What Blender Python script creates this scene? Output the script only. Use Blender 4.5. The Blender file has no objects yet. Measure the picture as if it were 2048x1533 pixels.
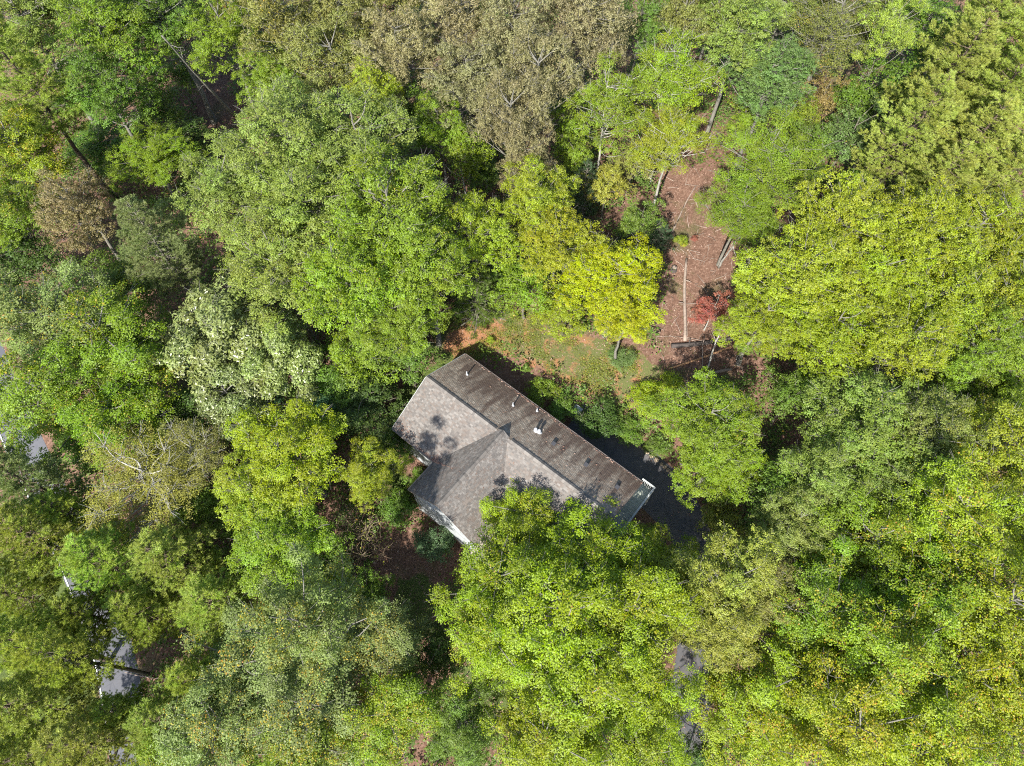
import bpy, math, random
import numpy as np
from mathutils import Matrix, Vector

# ------------------------------------------------------------------ camera, sky, sun, exposure
scene = bpy.context.scene
COL = scene.collection
W, H = 2048.0, 1533.0                      # photograph pixels, used to read positions off the picture
FPX = 1366.0
TILT = math.radians(27.6)
CAM = np.array([0.0, 0.0, 55.63])
cd = bpy.data.cameras.new('camera'); cam = bpy.data.objects.new('camera', cd); COL.objects.link(cam)
cam.location = CAM; cam.rotation_euler = (TILT, 0, 0)
cd.sensor_fit = 'HORIZONTAL'; cd.sensor_width = 36.0; cd.lens = 36.0 * FPX / W
cd.clip_end = 3000; cd.clip_start = 0.5
scene.camera = cam

SUNV = Vector((0.455, 1.082, -1.0)).normalized()      # direction the light travels
world = bpy.data.worlds.new('World'); scene.world = world; world.use_nodes = True
wn = world.node_tree.nodes; wl = world.node_tree.links
sky = wn.new('ShaderNodeTexSky'); sky.sky_type = 'NISHITA'; sky.sun_disc = False
sky.sun_elevation = math.radians(40.4); sky.sun_rotation = math.atan2(-SUNV.x, -SUNV.y)
sky.air_density = 1.0; sky.dust_density = 1.0
wn['Background'].inputs['Strength'].default_value = 0.115
wl.new(sky.outputs[0], wn['Background'].inputs['Color'])
sd = bpy.data.lights.new('sun', 'SUN'); sun = bpy.data.objects.new('sun', sd); COL.objects.link(sun)
sd.energy = 5.0; sd.angle = math.radians(0.55); sd.color = (1.0, 0.95, 0.87)
sun.rotation_euler = SUNV.to_track_quat('-Z', 'Y').to_euler(); sun.location = (-20, -45, 60)
vs = scene.view_settings
vs.view_transform = 'Standard'; vs.look = 'None'; vs.gamma = 1.0; vs.use_curve_mapping = False
vs.exposure = 1.32
scene.render.engine = 'CYCLES'
cy = scene.cycles
cy.max_bounces = 6; cy.diffuse_bounces = 4; cy.glossy_bounces = 2; cy.transmission_bounces = 4
cy.sample_clamp_indirect = 4.0; cy.caustics_reflective = False; cy.caustics_refractive = False
cy.use_denoising = False
cy.pixel_filter_type = 'BLACKMAN_HARRIS'; cy.filter_width = 1.1

rng = np.random.default_rng(7)
random.seed(7)
ct, st = math.cos(TILT), math.sin(TILT)
R_, U_, F_ = np.array([1., 0, 0]), np.array([0, ct, st]), np.array([0, st, -ct])

def ray(x, y):
    return F_ + R_ * (x - W / 2) / FPX - U_ * (y - H / 2) / FPX
def at_z(x, y, z):
    d = ray(x, y); return CAM + d * ((z - CAM[2]) / d[2])
def to_px(P):
    P = np.atleast_2d(P) - CAM; d = P @ F_
    return np.stack([W / 2 + FPX * (P @ R_) / d, H / 2 - FPX * (P @ U_) / d], -1)

# ------------------------------------------------------------------ terrain height
_Y = np.array([-600, -60, -10, 5, 15, 20, 28, 33, 45, 70, 120, 300, 1200.])
_Z = np.array([-40, -12, -7.6, -6.0, -4.5, -3.3, -0.9, 0.0, 1.4, 4.4, 11, 26, 60.])
def ground_z(x, y):
    x = np.asarray(x, float); y = np.asarray(y, float)
    z = sum(np.interp(y + k, _Y, _Z) for k in (-3, -1.5, 0, 1.5, 3)) / 5
    z = z - 0.10 * np.clip(-12 - x, 0, 40) - 0.03 * np.clip(x - 14, 0, 60)
    z = z + 0.18 * np.sin(x * 0.21 + 1.3) * np.sin(y * 0.17) + 0.08 * np.sin(x * 0.55 + y * 0.4)
    return z
def at_ground(x, y, dz=0.0):
    z = 0.0
    for _ in range(25):
        p = at_z(x, y, z); z = 0.5 * z + 0.5 * (float(ground_z(p[0], p[1])) + dz)
    return np.array([p[0], p[1], float(ground_z(p[0], p[1])) + dz])

# ------------------------------------------------------------------ object helpers
def tag(o, label=None, cat=None, group=None, kind=None):
    if label: o['label'] = label
    if cat: o['category'] = cat
    if group: o['group'] = group
    if kind: o['kind'] = kind
    return o
def link(o, parent=None):
    COL.objects.link(o)
    if parent is not None: o.parent = parent
    return o
def empty(name, loc=(0, 0, 0), rz=0.0, scale=(1, 1, 1)):
    o = bpy.data.objects.new(name, None); o.empty_display_size = 0.3
    o.location = loc; o.rotation_euler = (0, 0, rz); o.scale = scale
    return link(o)

class MB:
    """collects verts / faces / one per-face vector attribute, built as one mesh"""
    def __init__(s): s.v = []; s.f = []; s.a = []; s.n = 0; s.smooth = False
    def add(s, verts, faces, attr=(0.5, 0.5, 0.5)):
        s.v.extend([tuple(map(float, q)) for q in verts])
        for fc in faces: s.f.append(tuple(i + s.n for i in fc)); s.a.append(attr)
        s.n += len(verts)
    def box(s, lo, hi, attr=(0.5, 0.5, 0.5)):
        x0, y0, z0 = lo; x1, y1, z1 = hi
        s.add([(x0, y0, z0), (x1, y0, z0), (x1, y1, z0), (x0, y1, z0), (x0, y0, z1), (x1, y0, z1), (x1, y1, z1), (x0, y1, z1)],
              [(3, 2, 1, 0), (4, 5, 6, 7), (0, 1, 5, 4), (1, 2, 6, 5), (2, 3, 7, 6), (3, 0, 4, 7)], attr)
    def bar(s, a, b, wx, wz, attr=(0.5, 0.5, 0.5)):
        a = Vector(a); b = Vector(b); d = (b - a).normalized()
        up = Vector((0, 0, 1)) if abs(d.z) < 0.95 else Vector((1, 0, 0))
        sx = d.cross(up).normalized() * wx / 2; sz = sx.cross(d).normalized() * wz / 2
        v = [a - sx - sz, a + sx - sz, a + sx + sz, a - sx + sz, b - sx - sz, b + sx - sz, b + sx + sz, b - sx + sz]
        s.add(v, [(0, 1, 2, 3), (7, 6, 5, 4), (0, 4, 5, 1), (1, 5, 6, 2), (2, 6, 7, 3), (3, 7, 4, 0)], attr)
    def tube(s, pts, rad, n=6, attr=(0.5, 0.5, 0.5), cap=False):
        pts = np.asarray(pts, float); m = len(pts); vs_ = []
        for i in range(m):
            d = pts[min(i + 1, m - 1)] - pts[max(i - 1, 0)]; d = d / (np.linalg.norm(d) + 1e-9)
            u = np.cross(d, [0.31, 0.95, 0.05]) if abs(d[1]) < 0.9 else np.cross(d, [1, 0.1, 0])
            u /= np.linalg.norm(u); w_ = np.cross(d, u)
            for k in range(n):
                t = 2 * math.pi * k / n; vs_.append(pts[i] + rad[i] * (u * math.cos(t) + w_ * math.sin(t)))
        fs = [(i * n + k, i * n + (k + 1) % n, (i + 1) * n + (k + 1) % n, (i + 1) * n + k) for i in range(m - 1) for k in range(n)]
        if cap: fs += [tuple(range(n))[::-1], tuple((m - 1) * n + k for k in range(n))]
        s.add(vs_, fs, attr)
    def mesh(s, name, mat):
        me = bpy.data.meshes.new(name); me.from_pydata(s.v, [], s.f)
        at = me.attributes.new('rnd', 'FLOAT_VECTOR', 'FACE'); at.data.foreach_set('vector', np.array(s.a, np.float32).ravel())
        if mat: me.materials.append(mat)
        if s.smooth: me.polygons.foreach_set('use_smooth', np.ones(len(me.polygons), bool))
        me.update(); return me
    def build(s, name, mat, parent=None):
        return link(bpy.data.objects.new(name, s.mesh(name, mat)), parent)

def np_mesh(name, verts, nper, attr, mat):
    """mesh of separate n-gons: verts (N*nper,3), attr (N,3)"""
    N = len(verts) // nper
    me = bpy.data.meshes.new(name)
    me.vertices.add(N * nper); me.vertices.foreach_set('co', np.ascontiguousarray(verts, np.float32).ravel())
    me.loops.add(N * nper); me.loops.foreach_set('vertex_index', np.arange(N * nper, dtype=np.int32))
    me.polygons.add(N); me.polygons.foreach_set('loop_start', np.arange(0, N * nper, nper, dtype=np.int32))
    at = me.attributes.new('rnd', 'FLOAT_VECTOR', 'FACE'); at.data.foreach_set('vector', np.ascontiguousarray(attr, np.float32).ravel())
    me.materials.append(mat); me.update(calc_edges=True); return me

# ------------------------------------------------------------------ materials
def new_mat(name):
    m = bpy.data.materials.new(name); m.use_nodes = True
    nt = m.node_tree; b = nt.nodes['Principled BSDF']
    return m, nt, b
def nd(nt, t, **kw):
    n = nt.nodes.new(t)
    for k, v in kw.items(): setattr(n, k, v)
    return n
def mix(nt, fac, a, b, blend='MIX'):
    n = nt.nodes.new('ShaderNodeMix'); n.data_type = 'RGBA'; n.blend_type = blend
    for i, v in ((0, fac), (6, a), (7, b)):
        if hasattr(v, 'is_linked') or isinstance(v, bpy.types.NodeSocket): nt.links.new(v, n.inputs[i])
        elif i == 0: n.inputs[0].default_value = v
        else: n.inputs[i].default_value = (*v, 1) if len(v) == 3 else v
    return n.outputs[2]
def math_(nt, op, a, b=0.0, c=None, clamp=False):
    n = nt.nodes.new('ShaderNodeMath'); n.operation = op; n.use_clamp = clamp
    for i, v in enumerate((a, b) if c is None else (a, b, c)):
        if isinstance(v, bpy.types.NodeSocket): nt.links.new(v, n.inputs[i])
        else: n.inputs[i].default_value = v
    return n.outputs[0]
def ramp(nt, fac, stops):
    n = nt.nodes.new('ShaderNodeValToRGB'); e = n.color_ramp.elements
    while len(e) < len(stops): e.new(0.5)
    for el, (p, c) in zip(e, stops): el.position = p; el.color = (*c, 1) if len(c) == 3 else c
    nt.links.new(fac, n.inputs[0]); return n.outputs[0]
def noise(nt, scale, detail=4, rough=0.55, vec=None, dist=0.0):
    n = nt.nodes.new('ShaderNodeTexNoise'); n.inputs['Scale'].default_value = scale; n.inputs['Detail'].default_value = detail
    n.inputs['Roughness'].default_value = rough; n.inputs['Distortion'].default_value = dist
    if vec is not None: nt.links.new(vec, n.inputs['Vector'])
    return n.outputs[0]
def rnd_attr(nt):
    a = nd(nt, 'ShaderNodeAttribute', attribute_name='rnd'); s = nd(nt, 'ShaderNodeSeparateXYZ')
    nt.links.new(a.outputs['Vector'], s.inputs[0]); return s.outputs
def objcoord(nt, scale=(1, 1, 1)):
    t = nd(nt, 'ShaderNodeTexCoord'); m = nd(nt, 'ShaderNodeMapping'); m.inputs['Scale'].default_value = scale
    nt.links.new(t.outputs['Object'], m.inputs[0]); return m.outputs[0]

def leaf_material(name, rough=0.42, spec=0.5, trans=0.32):
    m, nt, b = new_mat(name); r = rnd_attr(nt)
    oi = nd(nt, 'ShaderNodeObjectInfo')
    # leaf to leaf brightness, branch to branch hue, and a share (object alpha) of turned leaves
    hsv = nd(nt, 'ShaderNodeHueSaturation')
    nt.links.new(math_(nt, 'MULTIPLY_ADD', r[2], 0.022, 0.487), hsv.inputs['Hue'])
    nt.links.new(math_(nt, 'MULTIPLY_ADD', r[1], 0.26, 0.94), hsv.inputs['Saturation'])
    val = math_(nt, 'ADD', math_(nt, 'MULTIPLY_ADD', r[0], 0.58, 0.62), math_(nt, 'MULTIPLY', r[2], 0.26))
    nt.links.new(val, hsv.inputs['Value'])
    nt.links.new(oi.outputs['Color'], hsv.inputs['Color'])
    turned = ramp(nt, r[0], [(0.0, (0.36, 0.29, 0.03)), (0.6, (0.42, 0.35, 0.04)), (0.85, (0.38, 0.19, 0.03)), (1.0, (0.28, 0.11, 0.04))])
    fac = math_(nt, 'LESS_THAN', math_(nt, 'ADD', math_(nt, 'MULTIPLY', r[2], 0.3), math_(nt, 'MULTIPLY', r[1], 0.7)), oi.outputs['Alpha'])
    c = mix(nt, fac, hsv.outputs[0], turned)
    nt.links.new(c, b.inputs['Base Color'])
    b.inputs['Roughness'].default_value = rough
    b.inputs['Specular IOR Level'].default_value = spec
    tr = nd(nt, 'ShaderNodeBsdfTranslucent')
    tc = mix(nt, 1.0, c, (1.15, 1.25, 0.45), 'MULTIPLY'); nt.links.new(tc, tr.inputs[0])
    ms = nd(nt, 'ShaderNodeMixShader'); ms.inputs[0].default_value = trans
    nt.links.new(b.outputs[0], ms.inputs[1]); nt.links.new(tr.outputs[0], ms.inputs[2])
    nt.links.new(ms.outputs[0], nt.nodes['Material Output'].inputs['Surface'])
    return m
M_LEAF = leaf_material('leaf', 0.5, 0.27, 0.36)
M_GLOSS = leaf_material('glossy_leaf', 0.36, 0.5, 0.28)
M_NEEDLE = leaf_material('needle', 0.55, 0.3, 0.4)

def bark_material():
    m, nt, b = new_mat('bark'); oi = nd(nt, 'ShaderNodeObjectInfo')
    n1 = noise(nt, 7, 6, 0.7, objcoord(nt, (1, 1, 0.22)))
    n2 = noise(nt, 1.3, 3, 0.5, objcoord(nt))
    c = mix(nt, ramp(nt, n1, [(0.3, (0.35, 0.33, 0.31)), (0.7, (1.3, 1.3, 1.3))]), (0, 0, 0), oi.outputs['Color'])
    c = mix(nt, math_(nt, 'MULTIPLY', n2, 0.35), c, (0.16, 0.17, 0.10))
    nt.links.new(c, b.inputs['Base Color']); b.inputs['Roughness'].default_value = 0.9
    bp = nd(nt, 'ShaderNodeBump'); bp.inputs['Strength'].default_value = 0.5; bp.inputs['Distance'].default_value = 0.03
    nt.links.new(n1, bp.inputs['Height']); nt.links.new(bp.outputs[0], b.inputs['Normal'])
    return m
M_BARK = bark_material()

def ground_material():
    m, nt, b = new_mat('forest_floor')
    g = nd(nt, 'ShaderNodeNewGeometry').outputs['Position']
    n_big = noise(nt, 0.16, 5, 0.6, g); n_mid = noise(nt, 0.9, 6, 0.65, g, 0.4); n_fine = noise(nt, 9, 5, 0.75, g)
    v = nd(nt, 'ShaderNodeTexVoronoi'); v.inputs['Scale'].default_value = 7.5; nt.links.new(g, v.inputs['Vector'])
    leafc = ramp(nt, v.outputs['Color'], [(0.0, (0.055, 0.032, 0.022)), (0.35, (0.10, 0.056, 0.038)), (0.65, (0.16, 0.095, 0.068)), (0.9, (0.23, 0.155, 0.115)), (1.0, (0.36, 0.28, 0.22))])
    litter = mix(nt, 0.45, leafc, ramp(nt, n_mid, [(0.25, (0.06, 0.035, 0.022)), (0.55, (0.15, 0.085, 0.06)), (0.8, (0.21, 0.13, 0.09))]))
    yard = nd(nt, 'ShaderNodeAttribute', attribute_name='yard').outputs['Fac']
    lawn = nd(nt, 'ShaderNodeAttribute', attribute_name='lawn').outputs['Fac']
    clay = ramp(nt, n_fine, [(0.25, (0.17, 0.07, 0.035)), (0.5, (0.26, 0.12, 0.06)), (0.8, (0.33, 0.19, 0.12))])
    weed = ramp(nt, n_fine, [(0.25, (0.05, 0.065, 0.02)), (0.6, (0.11, 0.115, 0.04)), (0.85, (0.18, 0.15, 0.07))])
    soil = mix(nt, ramp(nt, n_mid, [(0.34, (0, 0, 0)), (0.5, (1, 1, 1))]), clay, weed)
    cl_a = nd(nt, 'ShaderNodeAttribute', attribute_name='clay').outputs['Fac']
    soil = mix(nt, math_(nt, 'MULTIPLY', ramp(nt, math_(nt, 'MULTIPLY_ADD', math_(nt, 'SUBTRACT', n_mid, 0.5), 2.4, cl_a), [(0.45, (0, 0, 0)), (0.7, (1, 1, 1))]), 0.9), soil, clay)
    grass = ramp(nt, n_fine, [(0.3, (0.035, 0.05, 0.014)), (0.7, (0.10, 0.13, 0.035))])
    ym = math_(nt, 'MULTIPLY_ADD', math_(nt, 'SUBTRACT', n_mid, 0.5), 1.6, yard, clamp=True)
    ym = ramp(nt, ym, [(0.4, (0, 0, 0)), (0.62, (1, 1, 1))])
    lm = math_(nt, 'MULTIPLY_ADD', math_(nt, 'SUBTRACT', n_mid, 0.5), 1.6, lawn, clamp=True)
    lm = ramp(nt, lm, [(0.42, (0, 0, 0)), (0.6, (1, 1, 1))])
    moss = ramp(nt, n_big, [(0.56, (0, 0, 0)), (0.66, (1, 1, 1))])
    c = mix(nt, math_(nt, 'MULTIPLY', moss, 0.55), litter, (0.06, 0.085, 0.025))
    c = mix(nt, ym, c, soil); c = mix(nt, lm, c, grass)
    nt.links.new(c, b.inputs['Base Color']); b.inputs['Roughness'].default_value = 0.95
    b.inputs['Specular IOR Level'].default_value = 0.2
    bp = nd(nt, 'ShaderNodeBump'); bp.inputs['Strength'].default_value = 0.7; bp.inputs['Distance'].default_value = 0.06
    nt.links.new(n_fine, bp.inputs['Height']); nt.links.new(bp.outputs[0], b.inputs['Normal'])
    return m
M_GROUND = ground_material()

def asphalt_material(name, base, patch):
    m, nt, b = new_mat(name); g = nd(nt, 'ShaderNodeNewGeometry').outputs['Position']
    n1 = noise(nt, 1.1, 5, 0.65, g, 0.6); n2 = noise(nt, 35, 3, 0.7, g)
    c = mix(nt, ramp(nt, n1, [(0.38, (0, 0, 0)), (0.66, (1, 1, 1))]), base, patch)
    c = mix(nt, math_(nt, 'MULTIPLY', n2, 0.5), c, tuple(x * 1.7 for x in base))
    v = nd(nt, 'ShaderNodeTexVoronoi', feature='DISTANCE_TO_EDGE'); v.inputs['Scale'].default_value = 0.55
    mp = nd(nt, 'ShaderNodeMix'); mp.data_type = 'VECTOR'; mp.inputs[0].default_value = 0.12
    nz = nd(nt, 'ShaderNodeTexNoise'); nz.inputs['Scale'].default_value = 1.5; nt.links.new(g, nz.inputs['Vector'])
    nt.links.new(g, mp.inputs[4]); nt.links.new(nz.outputs['Color'], mp.inputs[5]); nt.links.new(mp.outputs[1], v.inputs['Vector'])
    crack = ramp(nt, v.outputs['Distance'], [(0.0, (1, 1, 1)), (0.018, (0, 0, 0))])
    c = mix(nt, math_(nt, 'MULTIPLY', crack, 0.3), c, (0.012, 0.012, 0.014))
    nt.links.new(c, b.inputs['Base Color']); b.inputs['Roughness'].default_value = 0.8
    return m
M_DRIVE = asphalt_material('driveway_asphalt', (0.045, 0.047, 0.054), (0.095, 0.085, 0.078))
M_ROAD = asphalt_material('road_asphalt', (0.06, 0.063, 0.075), (0.08, 0.08, 0.088))

def plain(name, col, rough=0.6, var=0.25, scale=3.0, spec=0.4, streak=None):
    m, nt, b = new_mat(name); r = rnd_attr(nt)
    n1 = noise(nt, scale, 5, 0.65, objcoord(nt, streak or (1, 1, 1)))
    f = math_(nt, 'ADD', math_(nt, 'MULTIPLY', math_(nt, 'SUBTRACT', n1, 0.5), var * 2), math_(nt, 'MULTIPLY_ADD', r[0], var, 1 - var / 2))
    cc = nd(nt, 'ShaderNodeCombineColor')
    for i in range(3): nt.links.new(math_(nt, 'MULTIPLY', f, col[i]), cc.inputs[i])
    nt.links.new(cc.outputs[0], b.inputs['Base Color']); b.inputs['Roughness'].default_value = rough
    b.inputs['Specular IOR Level'].default_value = spec
    return m
M_SIDING = plain('pale_siding', (0.29, 0.31, 0.32), 0.55, 0.2, 1.2)
M_TRIM = plain('white_trim', (0.42, 0.44, 0.43), 0.5, 0.12, 2.0)
M_FOUND = plain('block_foundation', (0.24, 0.20, 0.17), 0.9, 0.25, 4.0)
M_DECK = plain('painted_deck', (0.36, 0.39, 0.33), 0.6, 0.16, 2.0, streak=(0.6, 6, 1))
M_PORCH = plain('cream_porch', (0.31, 0.29, 0.225), 0.65, 0.12, 2.0, streak=(6, 0.6, 1))
M_METAL = plain('galvanised_metal', (0.45, 0.47, 0.50), 0.4, 0.2, 6.0)
M_WPIPE = plain('white_pipe', (0.36, 0.37, 0.39), 0.45, 0.1, 5.0)
M_BLACK = plain('dark_vent', (0.045, 0.045, 0.05), 0.6, 0.3, 5.0)
M_PALEWOOD = plain('weathered_log', (0.24, 0.19, 0.155), 0.9, 0.8, 4.0, streak=(1, 1, 0.25))
M_DARKWOOD = plain('dark_wet_log', (0.06, 0.05, 0.045), 0.9, 0.5, 5.0)
M_REDWOOD = plain('split_timber', (0.30, 0.17, 0.09), 0.85, 0.5, 5.0)
M_PAINT = plain('road_paint', (0.75, 0.75, 0.73), 0.7, 0.25, 4.0)
M_GUTTER = plain('brown_gutter', (0.15, 0.125, 0.11), 0.5, 0.3, 3.0)
M_GLASS, _nt, _b = new_mat('window_glass'); _b.inputs['Base Color'].default_value = (0.02, 0.025, 0.03, 1); _b.inputs['Roughness'].default_value = 0.08

def shingle_material(name, stain_and_lift):
    m, nt, b = new_mat(name); r = rnd_attr(nt)
    oc = objcoord(nt)
    c = ramp(nt, r[0], [(0.0, (0.075, 0.068, 0.062)), (0.3, (0.105, 0.096, 0.087)), (0.55, (0.130, 0.119, 0.107)), (0.8, (0.155, 0.142, 0.128)), (1.0, (0.20, 0.185, 0.168))])
    c = mix(nt, math_(nt, 'MULTIPLY', math_(nt, 'GREATER_THAN', r[1], 0.75), 0.5), c, (0.125, 0.088, 0.066))
    big = noise(nt, 0.33, 4, 0.6, oc)
    c = mix(nt, 0.28, c, mix(nt, big, (0.085, 0.077, 0.07), (0.175, 0.16, 0.145)))
    if stain_and_lift: c = mix(nt, 1.0, c, (1.75, 1.62, 1.40), 'MULTIPLY')  # tan tint plus lightening painted in to offset the back slope's grazing sun
    if stain_and_lift:      # algae and needle stains run down the slope (local v), heaviest near the eave
        sn = noise(nt, 1.0, 5, 0.6, objcoord(nt, (1.5, 0.28, 0.28)))
        sx = nd(nt, 'ShaderNodeSeparateXYZ'); nt.links.new(oc, sx.inputs[0])
        low = math_(nt, 'MULTIPLY', sx.outputs[1], 0.055)
        f = ramp(nt, math_(nt, 'ADD', sn, low), [(0.54, (0, 0, 0)), (0.74, (1, 1, 1))])
        c = mix(nt, math_(nt, 'MULTIPLY', f, 0.8), c, (0.066, 0.040, 0.029))
    else:
        sn = noise(nt, 0.8, 5, 0.6, oc)
        c = mix(nt, math_(nt, 'MULTIPLY', ramp(nt, sn, [(0.5, (0, 0, 0)), (0.75, (1, 1, 1))]), 0.35), c, (0.10, 0.075, 0.062))
    fine = noise(nt, 60, 2, 0.8, oc)
    c = mix(nt, 1.0, c, ramp(nt, fine, [(0.3, (0.75, 0.75, 0.75)), (0.7, (1.2, 1.2, 1.2))]), 'MULTIPLY')
    nt.links.new(c, b.inputs['Base Color']); b.inputs['Roughness'].default_value = 0.75
    b.inputs['Specular IOR Level'].default_value = 0.45
    return m
M_SHIN_S = shingle_material('stained_lightened_shingle', True)
M_SHIN = shingle_material('shingle', False)

# ------------------------------------------------------------------ ground sheet
def poly_mask(px, poly, soft=14.0):
    """soft mask of image-space polygon footprint projected on the ground"""
    x, y = px[:, 0], px[:, 1]; n = len(poly); ins = np.zeros(len(px), bool); dmin = np.full(len(px), 1e9)
    for i in range(n):
        x0, y0 = poly[i]; x1, y1 = poly[(i + 1) % n]
        c = (y0 > y) != (y1 > y)
        with np.errstate(divide='ignore', invalid='ignore'):
            ins ^= c & (x < (x1 - x0) * (y - y0) / (y1 - y0 + 1e-12) + x0)
        L2 = (x1 - x0) ** 2 + (y1 - y0) ** 2
        t = np.clip(((x - x0) * (x1 - x0) + (y - y0) * (y1 - y0)) / L2, 0, 1)
        dmin = np.minimum(dmin, np.hypot(x - x0 - t * (x1 - x0), y - y0 - t * (y1 - y0)))
    return np.clip(0.5 + np.where(ins, 1, -1) * dmin / (2 * soft), 0, 1)
def ground_px(x, y):
    p = np.stack([x, y, ground_z(x, y)], -1); d = (p - CAM) @ F_
    q = to_px(p); q[d < 1] = -9999; return q
YARD = [(860, 690), (880, 630), (1000, 600), (1120, 640), (1230, 690), (1335, 740), (1345, 830), (1240, 815), (1100, 745), (1000, 700), (900, 740)]
LAWN = [[(735, 900), (790, 790), (850, 740), (900, 700), (905, 735), (780, 870), (830, 1000), (800, 1010)],
        [(790, 1160), (850, 1150), (880, 1200), (830, 1300), (800, 1290)], [(900, 1330), (1060, 1330), (1030, 1420), (900, 1420)],
        [(-60, 1100), (120, 1110), (150, 1190), (190, 1330), (210, 1450), (215, 1590), (-60, 1590)]]
gx = np.unique(np.concatenate([np.arange(-60, 60.1, 0.75), np.linspace(-900, -60, 22), np.linspace(60, 900, 22)]))
gy = np.unique(np.concatenate([np.arange(-6, 90.1, 0.75), np.linspace(-500, -6, 16), np.linspace(90, 1100, 26)]))
GX, GY = np.meshgrid(gx, gy); GZ = ground_z(GX, GY)
nx, ny = len(gx), len(gy)
me = bpy.data.meshes.new('ground')
idx = np.arange(nx * ny).reshape(ny, nx)
fq = np.stack([idx[:-1, :-1], idx[:-1, 1:], idx[1:, 1:], idx[1:, :-1]], -1).reshape(-1, 4)
me.from_pydata(np.stack([GX, GY, GZ], -1).reshape(-1, 3).tolist(), [], fq.tolist())
gpx = ground_px(GX.ravel(), GY.ravel())
a = me.attributes.new('yard', 'FLOAT', 'POINT'); a.data.foreach_set('value', poly_mask(gpx, YARD, 22).astype(np.float32))
lw = np.max([poly_mask(gpx, L_, 16) for L_ in LAWN], axis=0)
CLAY = [[(885, 700), (900, 650), (990, 635), (1010, 690), (960, 700), (905, 720)], [(985, 690), (1060, 720), (1190, 780), (1170, 815), (1090, 770), (1000, 720)]]
a = me.attributes.new('clay', 'FLOAT', 'POINT'); a.data.foreach_set('value', np.max([poly_mask(gpx, L_, 14) for L_ in CLAY], axis=0).astype(np.float32))
a = me.attributes.new('lawn', 'FLOAT', 'POINT'); a.data.foreach_set('value', lw.astype(np.float32))
me.polygons.foreach_set('use_smooth', np.ones(len(fq), bool))
me.materials.append(M_GROUND); me.update()
ground = link(bpy.data.objects.new('ground', me)); tag(ground, kind='structure')

# ------------------------------------------------------------------ driveway and road
def strip(name, pts, width, mat, lift=0.05, edge=0.0, parent=None):
    """ribbon draped on the terrain: pts world xy, width per point"""
    pts = np.asarray(pts, float)[:, :2]; width = np.asarray(width, float)
    seg = np.r_[0, np.cumsum(np.linalg.norm(np.diff(pts, axis=0), axis=1))]
    n = max(8, int(seg[-1] / 0.5)); s = np.linspace(0, seg[-1], n)
    P = np.stack([np.interp(s, seg, pts[:, k]) for k in (0, 1)], -1); Wd = np.interp(s, seg, width)
    for _ in range(6): P[1:-1] = (P[:-2] + 2 * P[1:-1] + P[2:]) / 4
    T = np.gradient(P, axis=0); T /= np.linalg.norm(T, axis=1)[:, None]; N = np.stack([-T[:, 1], T[:, 0]], -1)
    m = 9; b = MB(); b.smooth = True; rows = []
    for i in range(n):
        for k in range(m):
            t = -0.5 + k / (m - 1)
            e = 1 + edge * (math.sin(i * 0.9 + k) + math.sin(i * 0.37)) if k in (0, m - 1) else 1
            q = P[i] + N[i] * Wd[i] * t * e
            z = float(ground_z(*q)) + (lift if k not in (0, m - 1) else lift * 0.2)
            rows.append((q[0], q[1], z))
    b.add(rows, [(i * m + k, i * m + k + 1, (i + 1) * m + k + 1, (i + 1) * m + k) for i in range(n - 1) for k in range(m - 1)])
    return b.build(name, mat, parent), P, N, Wd
dr = [at_ground(*p)[:2] for p in [(1140, 848), (1205, 893), (1290, 953), (1355, 1015), (1388, 1080), (1396, 1150), (1390, 1320), (1378, 1420), (1368, 1540)]]
drive, *_ = strip('driveway', dr, [4.4, 4.7, 4.7, 4.2, 3.6, 3.4, 3.2, 3.2, 3.2], M_DRIVE, 0.07, 0.03)
tag(drive, kind='structure')
rd = [at_ground(*p)[:2] for p in [(-60, 640), (30, 850), (100, 1000), (182, 1180), (225, 1300), (248, 1420), (268, 1560)]]
road, RP, RN, RW = strip('road', rd, [3.6] * 7, M_ROAD, 0.07)
tag(road, kind='structure')
rl, *_ = strip('edge_line', RP - RN * 1.62, [0.14] * len(RP), M_PAINT, 0.085, 0.0, road)

# ------------------------------------------------------------------ the house
HU, HV = math.radians(-39.125), 0
HZ = 5.046
house = empty('house', (-7.19, 27.046, HZ), HU)
tag(house, 'brown shingled house with front gable wing in the forest clearing', 'house')
du = np.array([math.cos(HU), math.sin(HU), 0]); dv = np.array([-math.sin(HU), math.cos(HU), 0]); HO = np.array([-7.19, 27.046, HZ])
def h2w(u, v, z): return HO + du * u + dv * v + np.array([0, 0, z])
LEN, HW, RISE = 19.165, 4.7, 2.51
WX, WLN, WHW, WUP = 8.303, 7.80, 3.53, 0.445
WR = RISE + WUP
roof = MB()
def slab(b, quad, th):
    q = [Vector(p) for p in quad]; n = (q[1] - q[0]).cross(q[-1] - q[0]).normalized()
    if n.z < 0: n = -n
    lo = [p - n * th for p in q]; k = len(q)
    b.add(q + lo, [tuple(range(k)), tuple(range(2 * k - 1, k - 1, -1))] + [(i, k + i, k + (i + 1) % k, (i + 1) % k) for i in range(k)])
slab(roof, [(0, HW, -RISE), (0, 0, 0), (LEN, 0, 0), (LEN, HW, -RISE)], 0.16)
slab(roof, [(0, -HW, -RISE), (0, 0, 0), (LEN, 0, 0), (LEN, -HW, -RISE)], 0.16)
slab(roof, [(WX - WHW, -WLN, -WR + WUP), (WX - WHW, 0.15, -WR + WUP), (WX, 0.15, WUP), (WX, -WLN, WUP)], 0.16)
slab(roof, [(WX + WHW, -WLN, -WR + WUP), (WX + WHW, 0.15, -WR + WUP), (WX, 0.15, WUP), (WX, -WLN, WUP)], 0.16)
roof_o = roof.build('roof', M_GUTTER, house)

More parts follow.
